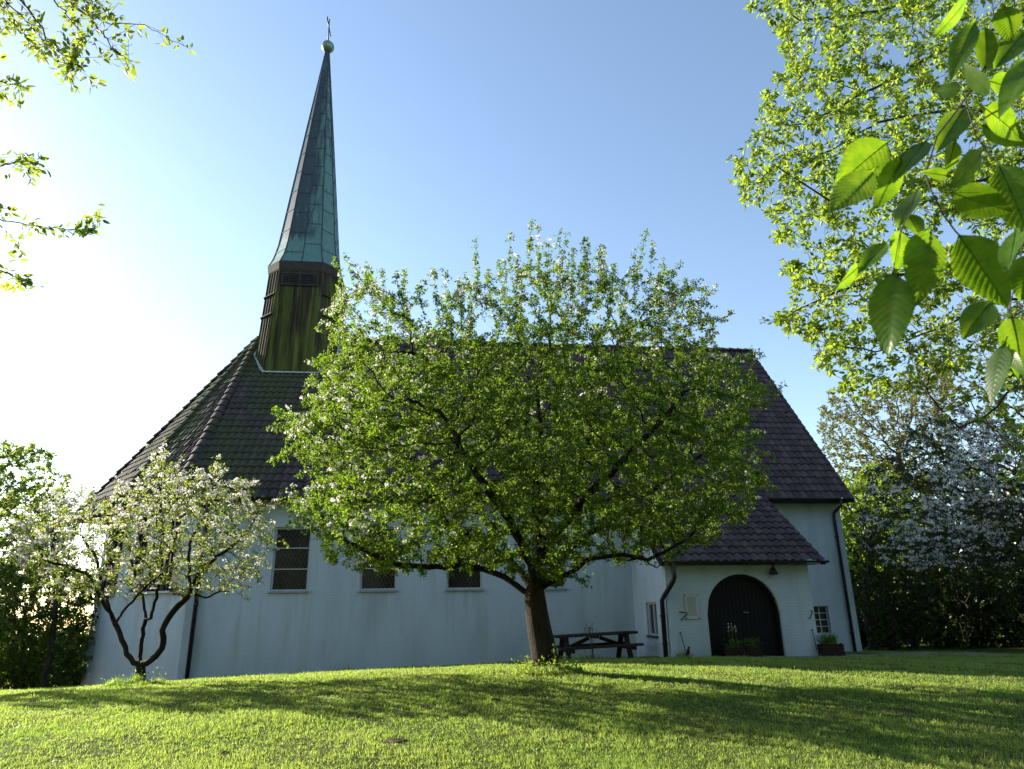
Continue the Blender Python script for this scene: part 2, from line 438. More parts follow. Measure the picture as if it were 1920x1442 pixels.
def gz(u, v):
    u = np.atleast_1d(np.asarray(u, float)); v = np.atleast_1d(np.asarray(v, float))
    uc, vc = np.clip(u, -24, 30), np.clip(v, -12, 44)
    z = np.zeros(uc.shape)
    for i in range(_n): z += _w[i] * _tps_k(np.hypot(uc - _cp[i, 0], vc - _cp[i, 1]))
    z += _w[_n] + _w[_n + 1] * uc + _w[_n + 2] * vc
    out = np.hypot(u - uc, v - vc)
    z -= .11 * out * np.where(u < 8, 1, .35)
    near = np.clip(1 - out / 5, 0, 1)
    z += near * (.018 * np.sin(u * 1.9 + 1.3 * np.sin(v * 1.1)) * np.cos(v * 1.6 + u * .4) + .010 * np.sin(u * 4.3 + v * 3.1))
    return z
def gz1(u, v): return float(gz(u, v)[0])

def grid_axis(lo, a, b, hi, step, n):
    return np.concatenate([lo + (a - lo) * (1 - (1 - np.linspace(0, 1, n, endpoint=False)) ** 2.5), np.arange(a, b, step), b + (hi - b) * np.linspace(0, 1, n) ** 2.5])
gx = grid_axis(-900, -16, 24, 900, .22, 26); gy = grid_axis(-400, -2, 30, 1500, .22, 26)
GX, GY = np.meshgrid(gx, gy)
V = np.stack([GX.ravel(), GY.ravel(), gz(GX.ravel(), GY.ravel())], 1)
nx, ny = len(gx), len(gy)
ii = (np.arange(ny - 1)[:, None] * nx + np.arange(nx - 1)[None]).ravel()
tag(big_mesh('ground', V, np.stack([ii, ii + 1, ii + nx + 1, ii + nx], 1), M['ground'], None, True), kind='structure')

# the gravel path that leaves the porch to the right
pl = [(8.2, 18.3, .9), (10.2, 18.6, .9), (11.8, 19.3, .8), (13.6, 20.0, .65), (16.5, 20.3, .5), (20, 20.6, .5)]
V, F = [], []
for i in range(len(pl) - 1):
    for k in range(8):
        t = k / 8
        u_, v_, w_ = [pl[i][j] * (1 - t) + pl[i + 1][j] * t for j in range(3)]
        for q in (-1, -.33, .33, 1):
            vv = v_ + q * w_ * (1 + .12 * math.sin(u_ * 3.1 + q))
            V.append((u_, vv, gz1(u_, vv) + .012))
m_ = len(V) // 4
F = [(a * 4 + q, (a + 1) * 4 + q, (a + 1) * 4 + q + 1, a * 4 + q + 1) for a in range(m_ - 1) for q in range(3)]
tag(big_mesh('path', V, F, M['gravel'], None, True), kind='structure')

# ------------------------------------------------------------------ church
church = empty('church', (3.0, 22.3, 0.0))
tag(church, 'whitewashed church with dark pantile roof and slender green copper spire', 'church')
EZ, RZ, EV, RV = 5.10, 12.50, 21.70, 27.40     # eave and ridge heights and depths
WV, WB, UL, UR = 22.30, 32.50, -7.25, 13.60    # wall planes
VE = 13.78                                     # verge of the roof
APEX = np.array([-7.36, RV, RZ])
EA, EB, EC = (-7.78, EV), (-10.35, 23.75), (-13.30, RV)
mirror = lambda p: (p[0], 2 * RV - p[1])
WA, WBp, WC = (UL, WV), (-10.0, 24.30), (-12.05, RV)
BASE = -1.6

def wall_panel(mb, p, q, z0, z1, holes, depth=.28, inward=None):
    """Vertical wall from plan point p to q with rectangular holes (s0, s1, z0, z1) and their reveals."""
    p, q = np.array(p, float), np.array(q, float)
    L = np.linalg.norm(q - p); e = (q - p) / L
    n = np.array([e[1], -e[0]]) if inward is None else np.array(inward, float)   # outward normal
    P3 = lambda s, z, d=0.0: (p[0] + e[0] * s - n[0] * d, p[1] + e[1] * s - n[1] * d, z)
    ss = sorted({0, L} | {h[0] for h in holes} | {h[1] for h in holes}); zs = sorted({z0, z1} | {h[2] for h in holes} | {h[3] for h in holes})
    for i in range(len(ss) - 1):
        for j in range(len(zs) - 1):
            cs, cz = (ss[i] + ss[i + 1]) / 2, (zs[j] + zs[j + 1]) / 2
            if any(h[0] < cs < h[1] and h[2] < cz < h[3] for h in holes): continue
            mb.add([P3(ss[i], zs[j]), P3(ss[i + 1], zs[j]), P3(ss[i + 1], zs[j + 1]), P3(ss[i], zs[j + 1])], [(0, 1, 2, 3)])
    for a, b, c, d in holes:
        for (s0, y0), (s1, y1) in (((a, c), (b, c)), ((b, c), (b, d)), ((b, d), (a, d)), ((a, d), (a, c))):
            mb.add([P3(s0, y0), P3(s1, y1), P3(s1, y1, depth), P3(s0, y0, depth)], [(0, 1, 2, 3)])
    return P3

NAVE_WIN = [-4.34, -1.70, .93, 3.56]
WW, WZ0, WZ1 = .55, 2.40, 4.27
wall = MB()
holes = [(c - WW - UL, c + WW - UL, WZ0, WZ1) for c in NAVE_WIN] + [(12.12 - UL, 12.66 - UL, .90, 1.74)]
wall_panel(wall, WA, (UR, WV), BASE, EZ + .12, holes, .2)
wall_panel(wall, (UR, WV), (UR, WB), BASE, EZ + .1, [])
wall_panel(wall, (UR, WB), mirror(WA), BASE, EZ + .1, [])
LAB = math.dist(WA, WBp); LBC = math.dist(WBp, WC)
Lc = [(LAB - .55, .55), (LBC - .45, .45)]
wall_panel(wall, WBp, WA, BASE, EZ + .1, [(.5, LAB - .55, 2.45, 4.85)], .25)
wall_panel(wall, WC, WBp, BASE, EZ + .1, [(.5, LBC - .5, 2.45, 4.85)], .25)
wall_panel(wall, mirror(WBp), WC, BASE, EZ + .1, [])
wall_panel(wall, mirror(WA), mirror(WBp), BASE, EZ + .1, [])
# gable triangle on the right end
wall.add([(UR, WV, EZ + .1), (UR, WB, EZ + .1), (UR, RV, RZ - .55)], [(0, 1, 2)])
wall.build('wall', M['wall'], church)

# --- pantile roof slopes -------------------------------------------------
def tile_sheet(O, e, s, x0, x1, length, clips, p=.24, g=.345, lift=.024, amp=.062):
    """Pantiled slope: origin O on the eave, unit e along the eave, s up the slope; clips are (point, outward normal) planes."""
    e, s, O = unit(e), unit(s), np.array(O, float)
    n = np.cross(e, s)
    if n[2] < 0: n = -n
    k = 6
    nxs = int(math.ceil((x1 - x0) / (p / k)))
    xs = x0 + np.arange(nxs + 1) * (p / k)
    ph = (xs / p) % 1.0
    prof = np.array([.10, .42, .86, 1.0, .80, .38])[np.round(ph * k).astype(int) % k] * amp
    rows = []
    nc = int(math.ceil(length / g))
    for c in range(nc):
        rows += [(c * g - (.05 if c == 0 else .02), lift + .012), (c * g + g - .02, .0)]
    V = []
    for ri, (y, h) in enumerate(rows):
        jig = rng.normal(0, .0035, len(xs)) if ri % 2 == 0 else 0
        V.append(O + e * xs[:, None] + s * np.full((len(xs), 1), y) + n * (prof + h + jig)[:, None])
    V = np.concatenate(V); w = len(xs)
    F = [(r * w + i, r * w + i + 1, (r + 1) * w + i + 1, (r + 1) * w + i) for r in range(len(rows) - 1) for i in range(w - 1)]
    bm = bmesh.new()
    bv = [bm.verts.new(v) for v in V]
    for f in F: bm.faces.new([bv[i] for i in f])
    # front lip of the lowest course
    for co, no in clips:
        bmesh.ops.bisect_plane(bm, geom=bm.verts[:] + bm.edges[:] + bm.faces[:], plane_co=co, plane_no=no, clear_outer=True)
    bm.verts.index_update()
    out = [tuple(v.co) for v in bm.verts], [tuple(v.index for v in f.verts) for f in bm.faces]
    bm.free()
    return out

roof = MB()
mslope = np.array([0, RV - EV, RZ - EZ]); mlen = np.linalg.norm(mslope)
a3 = np.array([*EA, EZ]); hipd = APEX - a3
mn = np.cross((1, 0, 0), mslope)
roof.add(*tile_sheet((0, EV, EZ), (1, 0, 0), mslope, -8.2, VE + .1, mlen,
         [(a3, unit(-np.cross(hipd, unit(mn)) * (1 if np.cross(hipd, unit(mn))[0] > 0 else -1))), ((VE, 0, 0), (1, 0, 0)), ((0, RV, RZ), (0, 1, 0))]))
polys = [EA, EB, EC, mirror(EB), mirror(EA)]
for i in range(4):
    P_, Q_ = np.array([*polys[i], EZ]), np.array([*polys[i + 1], EZ])
    e = unit(Q_ - P_); nrm = unit(np.cross(e, APEX - P_)); nrm = nrm if nrm[2] > 0 else -nrm
    s_ = unit(np.cross(nrm, e)); s_ = s_ if s_[2] > 0 else -s_
    L = np.linalg.norm(Q_ - P_); H = np.dot(APEX - P_, s_)
    c1 = np.cross(unit(APEX - P_), nrm); c1 = c1 if np.dot(c1, Q_ - P_) < 0 else -c1
    c2 = np.cross(unit(APEX - Q_), nrm); c2 = c2 if np.dot(c2, P_ - Q_) < 0 else -c2
    ax = np.dot(APEX - P_, e)
    roof.add(*tile_sheet(P_, e, s_, min(0, ax) - .2, max(L, ax) + .2, H, [(P_, c1), (Q_, c2)]))
# back slope and closed underside a little below the tiles
roof.add([(-7.4, RV, RZ - .02), (VE, RV, RZ - .02), (VE, 2 * RV - EV, EZ - .02), (-7.8, 2 * RV - EV, EZ - .02)], [(0, 1, 2, 3)])
roof.build('roof', M['tile'], church)

porch_roof = MB()
PEV, PEZ, PL, PR = 18.60, 2.90, 6.05, 10.64
ps = np.array([0, 2.9, 2.14])
porch_roof.add(*tile_sheet((0, PEV, PEZ), (1, 0, 0), ps, PL - .01, PR + .2, 4.15, [((PR, 0, 0), (1, 0, 0)), ((PL, 0, 0), (-1, 0, 0))]))
po = porch_roof.build('porch_roof', M['tile'], church)

# soffits, fascias and barge boards
sf = MB()
sf.add([(*EA, EZ - .06), (*EB, EZ - .06), (*EC, EZ - .06), (*WC, EZ - .06), (*WBp, EZ - .06), (*WA, EZ - .06)], [(0, 1, 4, 5), (1, 2, 3, 4)])
sf.add([(EA[0], EV, EZ - .06), (VE, EV, EZ - .06), (VE, WV + .1, EZ - .06), (EA[0], WV + .1, EZ - .06)], [(0, 1, 2, 3)])
ring = [EA, EB, EC]
for i in range(2):
    a, b = np.array(ring[i]), np.array(ring[i + 1])
    sf.beam((*a, EZ - .03), (*b, EZ - .03), .03, .10)
sf.beam((EA[0], EV + .03, EZ - .03), (VE, EV + .03, EZ - .03), .03, .10)
sl = unit(mslope)
sf.beam(np.array([VE - .015, EV, EZ - .10]), np.array([VE - .015, RV, RZ - .10]), .03, .17, up=(1, 0, 0))
sf.beam(np.array([VE - .015, 2 * RV - EV, EZ - .10]), np.array([VE - .015, RV, RZ - .10]), .03, .17, up=(1, 0, 0))
sf.build('eave_board', M['soffit'], church)
sf = MB()
for x in (PL + .015, PR - .015):
    sf.beam((x, PEV, PEZ - .09), (x, PEV + 2.9, PEZ + 2.05), .03, .15, up=(1, 0, 0))
sf.add([(PL, PEV, PEZ - .07), (PR, PEV, PEZ - .07), (PR, 19.2, PEZ - .07), (PL, 19.2, PEZ - .07)], [(0, 1, 2, 3)])
sf.build('porch_eave_board', M['soffit'], church)

# ridge and hip cappings
caps = MB()
def capping(a, b, up):
    a, b = np.array(a, float), np.array(b, float)
    L = np.linalg.norm(b - a); d = (b - a) / L; up = unit(np.array(up, float)); up = unit(up - d * np.dot(up, d)); sd = np.cross(d, up)
    n = int(L / .36)
    for i in range(n):
        t0, t1 = L * i / n, L * (i + 1) / n + .05
        ja = rng.normal(0, .008)
        V = []
        for t, rr, lf in ((t0, .160, .030), (t1, .132, -.004)):
            for k in range(7):
                an = math.pi * k / 6
                V.append(a + d * t + sd * math.cos(an) * rr + up * (math.sin(an) * rr * .85 + lf + ja))
        F = [(k, k + 1, 8 + k, 7 + k) for k in range(6)] + [tuple(range(7))]
        caps.add(V, F)
capping((-7.2, RV, RZ + .03), (VE, RV, RZ + .03), (0, 0, 1))
for p in polys:
    a = np.array([*p, EZ + .05])
    capping(a, APEX + (0, 0, .05), unit(a - np.array([-7.36 + .2, RV, EZ - 6])))
caps.build('ridge_tiles', M['tile'], church)

# gutters and downpipes
def gutter(mb, a, b, r=.062):
    a, b = np.array(a, float), np.array(b, float); d = unit(b - a); sd = unit(np.cross(d, (0, 0, 1)))
    V = []
    for p in (a, b):
        for rr in (r, r - .012):
            for k in range(9):
                an = math.pi * k / 8
                V.append(p + sd * math.cos(an) * rr - np.array([0, 0, 1]) * math.sin(an) * rr)
    F = []
    for k in range(8): F += [(k, k + 1, 19 + k, 18 + k), (9 + k, 27 + k, 28 + k, 10 + k)]
    F += [(0, 18, 27, 9), (8, 17, 35, 26)]
    for o in (0, 18): F += [tuple(o + k for k in range(9))]
    mb.add(V, F)
g1 = MB(); gutter(g1, (EA[0], EV - .06, EZ + .01), (VE - .02, EV - .06, EZ + .01)); g1.build('gutter', M['gutter'], church)
g1 = MB(); gutter(g1, (PL - .03, PEV - .06, PEZ + .0), (PR + .10, PEV - .06, PEZ + .0)); g1.build('gutter', M['gutter'], church)
g1 = MB()
g1.tube([(13.30, EV - .06, EZ - .03), (13.30, EV - .03, EZ - .22), (13.31, WV - .13, 4.72), (13.31, WV - .08, 4.58), (13.31, WV - .08, .2)], .05, 10)
for z in (3.9, 2.3, .9): g1.tube([(13.31, WV - .08, z), (13.31, WV - .08, z + .05)], .062, 10)
g1.build('downpipe', M['pipe'], church, True)
g1 = MB()
g1.tube([(-6.94, EV - .06, EZ - .03), (-6.94, EV - .03, EZ - .22), (-6.94, WV - .13, 4.72), (-6.94, WV - .09, 4.58), (-6.94, WV - .09, -.4)], .060, 10)
for z in (3.6, 2.0): g1.tube([(-6.94, WV - .09, z), (-6.94, WV - .09, z + .06)], .072, 10)
g1.build('downpipe', M['pipe'], church, True)
g1 = MB()
g1.tube([(6.33, PEV - .06, PEZ - .03), (6.35, PEV - .04, 2.50), (6.33, PEV + .02, 2.40), (6.16, 18.95, 2.02), (6.13, 19.08, 1.92), (6.13, 19.12, .2)], .065, 10)
for z in (1.5, .8): g1.tube([(6.13, 19.12, z), (6.13, 19.12, z + .05)], .08, 10)
g1.build('downpipe', M['gutter'], church, True)

# nave windows
def nave_window(c):
    fr = MB()
    y0, y1 = WV + .05, WV + .13
    t = .055
    fr.box(c - WW, c - WW + t, y0, y1, WZ0, WZ1); fr.box(c + WW - t, c + WW, y0, y1, WZ0, WZ1)
    fr.box(c - WW + t, c + WW - t, y0, y1, WZ1 - t, WZ1); fr.box(c - WW + t, c + WW - t, y0, y1, WZ0, WZ0 + .03)
    # lintel board standing proud of the wall
    fr.box(c - WW - .08, c + WW + .08, WV - .035, WV + .04, WZ1 + .003, WZ1 + .075)
    f = fr.build('window', M['frame'], church, bevel=.006)
    pane = MB(); pane.add([(c - WW + .03, WV + .10, WZ0 + .01), (c + WW - .03, WV + .10, WZ0 + .01), (c + WW - .03, WV + .10, WZ1 - .02), (c - WW + .03, WV + .10, WZ1 - .02)], [(0, 1, 2, 3)])
    pane.build('pane', M['glass'], f)
    h3 = (WZ1 - WZ0) / 3
    for k in (1, 2):
        bars = MB(); bars.box(c - WW + t, c + WW - t, WV + .055, WV + .09, WZ0 + h3 * k - .014, WZ0 + h3 * k + .014)
        bars.build('glazing_bar', M['frame'], f)
    ld = MB()
    x0, x1, z0, z1 = c - WW + t, c + WW - t, WZ0 + .03, WZ1 - t
    sl_ = 1.85; stp = .118
    for sg in (1, -1):
        k = -40
        for k in range(-40, 60):
            # line z = z0 + sg*sl_*(x - xk)
            xk = x0 + k * stp
            pts = []
            for x in (x0, x1):
                z = z0 + sg * sl_ * (x - xk)
                pts.append((x, z))
            (xa, za), (xb, zb) = pts
            def clip(xa, za, xb, zb):
                t0, t1 = 0.0, 1.0
                for p_, q_ in ((-(zb - za), za - z0), (zb - za, z1 - za)):
                    if abs(p_) < 1e-9: continue
                    r_ = q_ / p_
                    if p_ < 0: t0 = max(t0, r_)
                    else: t1 = min(t1, r_)
                return (t0, t1) if t0 < t1 else None
            cl = clip(xa, za, xb, zb)
            if not cl: continue
            A = (xa + (xb - xa) * cl[0], WV + .092 + .002 * (sg > 0), za + (zb - za) * cl[0]); B = (xa + (xb - xa) * cl[1], WV + .092 + .002 * (sg > 0), za + (zb - za) * cl[1])
            if math.dist(A, B) > .03: ld.beam(A, B, .006, .011, up=(0, 1, 0))
    ld.build('lattice', M['lead'], f)
    sl2 = MB(); sl2.add([(c - WW - .05, WV - .07, WZ0 - .07), (c + WW + .05, WV - .07, WZ0 - .07), (c + WW + .05, WV - .07, WZ0 - .03), (c - WW - .05, WV - .07, WZ0 - .03),
                         (c - WW + .004, WV + .1, WZ0 - .07), (c + WW - .004, WV + .1, WZ0 - .07), (c + WW - .004, WV + .1, WZ0 + .012), (c - WW + .004, WV + .1, WZ0 + .012)],
                        [(0, 1, 2, 3), (4, 7, 6, 5), (3, 2, 6, 7), (0, 4, 5, 1), (1, 5, 6, 2), (0, 3, 7, 4)])
    sl2.build('sill', M['sill'], f)
for c in NAVE_WIN: nave_window(c)

# tall dark choir windows on the two visible sides of the polygonal choir
for (p, q, L) in ((WBp, WA, LAB), (WC, WBp, LBC)):
    p, q = np.array(p), np.array(q); e = (q - p) / L; n = np.array([e[1], -e[0]])
    P3 = lambda s, z, d: (p[0] + e[0] * s - n[0] * d, p[1] + e[1] * s - n[1] * d, z)
    s0, s1 = .5, L - .53
    fr = MB()
    for k in range(4):
        s = s0 + (s1 - s0) * k / 3
        fr.beam(P3(s, 2.45, .12), P3(s, 4.85, .12), .05, .08, up=(*n, 0))
    fr.beam(P3(s0, 3.65, .12), P3(s1, 3.65, .12), .045, .06)
    f = fr.build('choir_window', M['soffit'], church)
    pn = MB(); pn.add([P3(s0, 2.45, .2), P3(s1, 2.45, .2), P3(s1, 4.85, .2), P3(s0, 4.85, .2)], [(0, 1, 2, 3)]); pn.build('pane', M['glass'], f)
    si = MB(); si.beam(P3(s0 - .05, 2.41, -.02), P3(s1 + .05, 2.41, -.02), .2, .06); si.build('sill', M['frame'], f)

# porch: front wall with its arched doorway, side walls
PV, PUL, PUR = 19.0, 6.25, 10.37
DC, DR, DSP = 8.37, 1.035, 1.55
pw = MB()
zt = 3.05
us = np.linspace(DC - DR, DC + DR, 33)
arch = [DSP + math.sqrt(max(0, DR * DR - (u - DC) ** 2)) for u in us]
pw.add([(PUL, PV, BASE), (us[0], PV, BASE), (us[0], PV, zt), (PUL, PV, zt)], [(0, 1, 2, 3)])
pw.add([(us[-1], PV, BASE), (PUR, PV, BASE), (PUR, PV, zt), (us[-1], PV, zt)], [(0, 1, 2, 3)])
for i in range(32):
    pw.add([(us[i], PV, arch[i]), (us[i + 1], PV, arch[i + 1]), (us[i + 1], PV, zt), (us[i], PV, zt)], [(0, 1, 2, 3)])
    pw.add([(us[i], PV, arch[i]), (us[i + 1], PV, arch[i + 1]), (us[i + 1], PV + .25, arch[i + 1]), (us[i], PV + .25, arch[i])], [(0, 1, 2, 3)])
for u in (us[0], us[-1]):
    pw.add([(u, PV, BASE), (u, PV + .25, BASE), (u, PV + .25, DSP), (u, PV, DSP)], [(0, 1, 2, 3)])
# side walls, sloped at the top under the roof
zr = lambda v: PEZ + (v - PEV) * .738 - .12
for u, out in ((PUL, (-1, 0)), (PUR, (1, 0))):
    hl = [(22.3 - 21.02, 22.3 - 20.02, .98, 1.90)] if u == PUL else []
    if u == PUL: wall_panel(pw, (u, WV), (u, PV), BASE, 2.9, hl, .16)
    else: wall_panel(pw, (u, PV), (u, WV), BASE, 2.9, [], .16)
    pw.add([(u, PV, 2.9), (u, WV, 2.9), (u, WV, zr(21.6)), (u, 21.6, zr(21.6)), (u, PV, zr(PV))], [(0, 1, 2, 3, 4)])
pw.build('porch_wall', M['wall'], church)

# side window of the porch
fr = MB(); x = PUL + .10
fr.box(x - .03, x + .03, 20.02, 20.08, .98, 1.90); fr.box(x - .03, x + .03, 20.96, 21.02, .98, 1.90)
fr.box(x - .03, x + .03, 20.08, 20.96, 1.84, 1.90); fr.box(x - .03, x + .03, 20.08, 20.96, .98, 1.04); fr.box(x - .03, x + .03, 20.48, 20.56, 1.04, 1.84)
f = fr.build('window', M['frame'], church)
pn = MB(); pn.add([(x + .02, 20.05, 1.0), (x + .02, 20.99, 1.0), (x + .02, 20.99, 1.88), (x + .02, 20.05, 1.88)], [(0, 1, 2, 3)]); pn.build('pane', M['glass'], f)
si = MB(); si.box(PUL - .05, PUL + .08, 20.0, 21.04, .935, .985); si.build('sill', M['gutter'], f)
# small paned window right of the porch
fr = MB(); a, b, z0, z1 = 12.12, 12.66, .90, 1.74; y = WV + .13
for xx in (a, a + .255, b - .03): fr.box(xx, xx + .03, y - .03, y + .03, z0, z1)
for k in range(5):
    zz = z0 + (z1 - z0 - .026) * k / 4
    for xa, xb in ((a + .03, a + .255), (a + .285, b - .03)): fr.box(xa, xb, y - .027, y + .027, zz, zz + .026)
f = fr.build('window', M['frame'], church)
pn = MB(); pn.add([(a + .02, y + .01, z0 + .01), (b - .02, y + .01, z0 + .01), (b - .02, y + .01, z1 - .01), (a + .02, y + .01, z1 - .01)], [(0, 1, 2, 3)]); pn.build('pane', M['glass'], f)

# double door, planked, in a dark arched frame
dz0 = .36
def arch_ring(r0, r1, ya, yb, mb):
    pts = [(math.cos(t), math.sin(t)) for t in np.linspace(math.pi, 0, 33)]
    ringo = [(DC - r1, dz0)] + [(DC + r1 * c, DSP + r1 * s) for c, s in pts] + [(DC + r1, dz0)]
    ringi = [(DC - r0, dz0)] + [(DC + r0 * c, DSP + r0 * s) for c, s in pts] + [(DC + r0, dz0)]
    n = len(ringo)
    V = [(x, y, z) for y in (ya, yb) for rr in (ringo, ringi) for x, z in rr]
    F = []
    for i in range(n - 1):
        F += [(i, i + 1, n + i + 1, n + i), (2 * n + i, 3 * n + i, 3 * n + i + 1, 2 * n + i + 1), (n + i, n + i + 1, 3 * n + i + 1, 3 * n + i), (i, 2 * n + i, 2 * n + i + 1, i + 1)]
    mb.add(V, F)
df = MB(); arch_ring(DR - .08, DR + .0, PV + .10, PV + .24, df)
dr = MB()
npl = 16
for sgn in (-1, 1):
    for k in range(npl // 2):
        xa, xb = k * (DR - .08) / (npl / 2) + .006, (k + 1) * (DR - .08) / (npl / 2) - .004
        za = DSP + math.sqrt(max(0.0, (DR - .08) ** 2 - xa ** 2)); zb = DSP + math.sqrt(max(0.0, (DR - .08) ** 2 - min(xb, DR - .081) ** 2))
        V = []
        for y in (PV + .20, PV + .23):
            V += [(DC + sgn * xa, y, dz0), (DC + sgn * xb, y, dz0), (DC + sgn * xb, y, zb), (DC + sgn * xa, y, za)]
        dr.add(V, [(0, 1, 2, 3), (4, 7, 6, 5), (0, 4, 5, 1), (1, 5, 6, 2), (2, 6, 7, 3), (3, 7, 4, 0)])
dr.add([(DC - DR, PV + .228, dz0), (DC + DR, PV + .228, dz0), (DC + DR, PV + .228, DSP + DR), (DC - DR, PV + .228, DSP + DR)], [(0, 1, 2, 3)])
door = dr.build('door', M['door'], church)
df.build('door_frame', M['door'], door)
hd = MB(); hd.tube([(DC + .07, PV + .16, 1.58), (DC + .20, PV + .14, 1.575)], [.018, .012], 8); hd.tube([(DC + .07, PV + .20, 1.58), (DC + .07, PV + .15, 1.58)], .014, 8)
hd.build('handle', M['brass'], door, True)

# lamp under the porch eave, plaque, iron hooks
lp = MB(); c = (9.28, 18.86)
lp.tube([(*c, 2.86), (*c, 2.74)], [.03, .03], 8); lp.tube([(*c, 2.74), (*c, 2.58)], [.05, .125], 12); lp.tube([(*c, 2.58), (*c, 2.55)], [.125, .09], 12); lp.tube([(*c, 2.70), (9.28, PV, 2.70)], .02, 6)
lp.build('lamp', M['iron'], church, True)
pq = MB(); pq.box(6.72, 7.10, PV - .035, PV - .022, 1.43, 2.07); plq = pq.build('plaque', M['plaque'], church, bevel=.004)
for x in (6.74, 7.08):
    for z in (1.455, 2.045):
        bt = MB(); bt.tube([(x, PV, z), (x, PV - .05, z)], .016, 8); bt.build('bolt', M['iron'], plq)
en = MB()
z = 1.985
for k in range(17):
    w = .125 if k == 0 else .145 - .03 * rng.random()
    x = 6.91 - w
    while x < 6.91 + w - .02:
        wl_ = .012 + .035 * rng.random(); en.box(x, min(x + wl_, 6.91 + w), PV - .0375, PV - .036, z, z + .016); x += wl_ + .008
    z -= .029
en.build('engraving', M['engraving'], plq)
for x, sg in ((6.56, 1), (10.28, -1)):
    hk = MB()
    if sg > 0: hk.tube([(x, PV, 1.615), (x + .0, PV - .03, 1.615), (x + .17, PV - .12, 1.60), (x + .185, PV - .12, 1.57), (x + .02, PV - .03, 1.42), (x + .02, PV, 1.42)], .014, 7)
    else: hk.tube([(x, PV, 1.60), (x - .03, PV - .10, 1.60), (x - .03, PV - .13, 1.57), (x - .08, PV - .04, 1.40), (x - .08, PV, 1.40)], .014, 7)
    hk.build('wall_hook', M['iron'], church, True)
for x, xe in ((6.52, 6.62), (10.22, 10.25)):
    hk = MB(); hk.tube([(x, PV, 1.10), (x, PV - .05, 1.10), (xe, PV - .07, .60)], .011, 6); hk.ball((x, PV - .05, 1.10), .022, 8, 6); hk.build('foot_iron', M['iron'], church, True)

# --- steeple --------------------------------------------------------------
SU, SV = -5.63, RV
def octo(z, S, h, du=0.0):
    return [(SU + du + x, SV + y, z) for x, y in ((-h, -S), (h, -S), (S, -h), (S, h), (h, S), (-h, S), (-S, h), (-S, -h))]
st = MB()
zb_, zt_ = 9.9, 15.05
Sz = lambda z: 1.37 + (15.05 - z) * .037
hz = lambda z: .84 + (15.05 - z) * .046
st.loft([octo(zb_, Sz(zb_), hz(zb_)), octo(zt_, Sz(zt_), hz(zt_))])
# overlapping vertical boards: a batten on every joint
for f_ in range(8):
    b0, b1 = octo(zb_, Sz(zb_), hz(zb_)), octo(zt_, Sz(zt_), hz(zt_))
    A0, A1, B0, B1 = (np.array(q) for q in (b0[f_], b0[(f_ + 1) % 8], b1[f_], b1[(f_ + 1) % 8]))
    nb = 10 if f_ % 2 == 0 else 4
    nrm = unit(np.cross(A1 - A0, B0 - A0))
    for k in range(nb + 1):
        t = k / nb
        p0, p1 = A0 + (A1 - A0) * t, B0 + (B1 - B0) * t
        st.beam(p0 + nrm * .004, p1 + nrm * .004, .034, .030 + .010 * rng.random(), up=nrm)
steeple = st.build('steeple', M['boards'], church)
eb = MB()
eb.loft([octo(14.97, 1.39, .86), octo(15.05, 1.42, .87), octo(15.38, 1.47, .885), octo(15.40, 1.38, .85)])
eb.build('eave_band', M['soffit'], steeple)
lv = MB()
yf = SV - Sz(14.6) - .055
lv.box(SU - .72, SU + .72, yf - .035, yf + .02, 14.30, 14.36); lv.box(SU - .72, SU + .72, yf - .035, yf + .02, 14.82, 14.88)
for xx in (SU - .72, SU - .03, SU + .66): lv.box(xx, xx + .06, yf - .034, yf + .02, 14.36, 14.82)
for k in range(6):
    z = 14.38 + k * .075
    lv.add([(SU - .68, yf - .045, z), (SU + .68, yf - .045, z), (SU + .68, yf - .012, z + .055), (SU - .68, yf - .012, z + .055)], [(0, 1, 2, 3)])
lv.build('louvre', M['soffit'], steeple)
for z in (13.95, 13.05):
    o_ = octo(z, Sz(z) + .04, hz(z) + .03)
    for trio in ((1, 2, 3), (5, 6, 7)):
        db = MB()
        for f_ in trio: db.beam(np.array(o_[f_]), np.array(o_[(f_ + 1) % 8]), .07, .045)
        db.build('drip_board', M['boards'], steeple)
hb = MB(); hb.box(SU + 1.36, SU + 1.56, SV - .5, SV + .5, 14.2, 14.95); hb.build('side_louvre', M['soffit'], steeple)
# lead flashing where the steeple meets the roof
fl = MB()
zf = lambda v: EZ + (v - EV) * (RZ - EZ) / (RV - EV)
v0 = SV - Sz(10.5)
fl.beam((SU - 1.06, v0 - .05, zf(v0 - .05) + .10), (SU + 1.06, v0 - .05, zf(v0 - .05) + .10), .16, .05)
for sg in (-1, 1):
    fl.beam((SU + sg * 1.06, v0 - .05, zf(v0) + .09), (SU + sg * 1.60, SV - .8, zf(SV - .8) + .09), .14, .05)
    fl.beam((SU + sg * 1.60, SV - .8, zf(SV - .8) + .09), (SU + sg * 1.57, SV, RZ + .06), .14, .05)
fl.build('flashing', M['flash'], church)

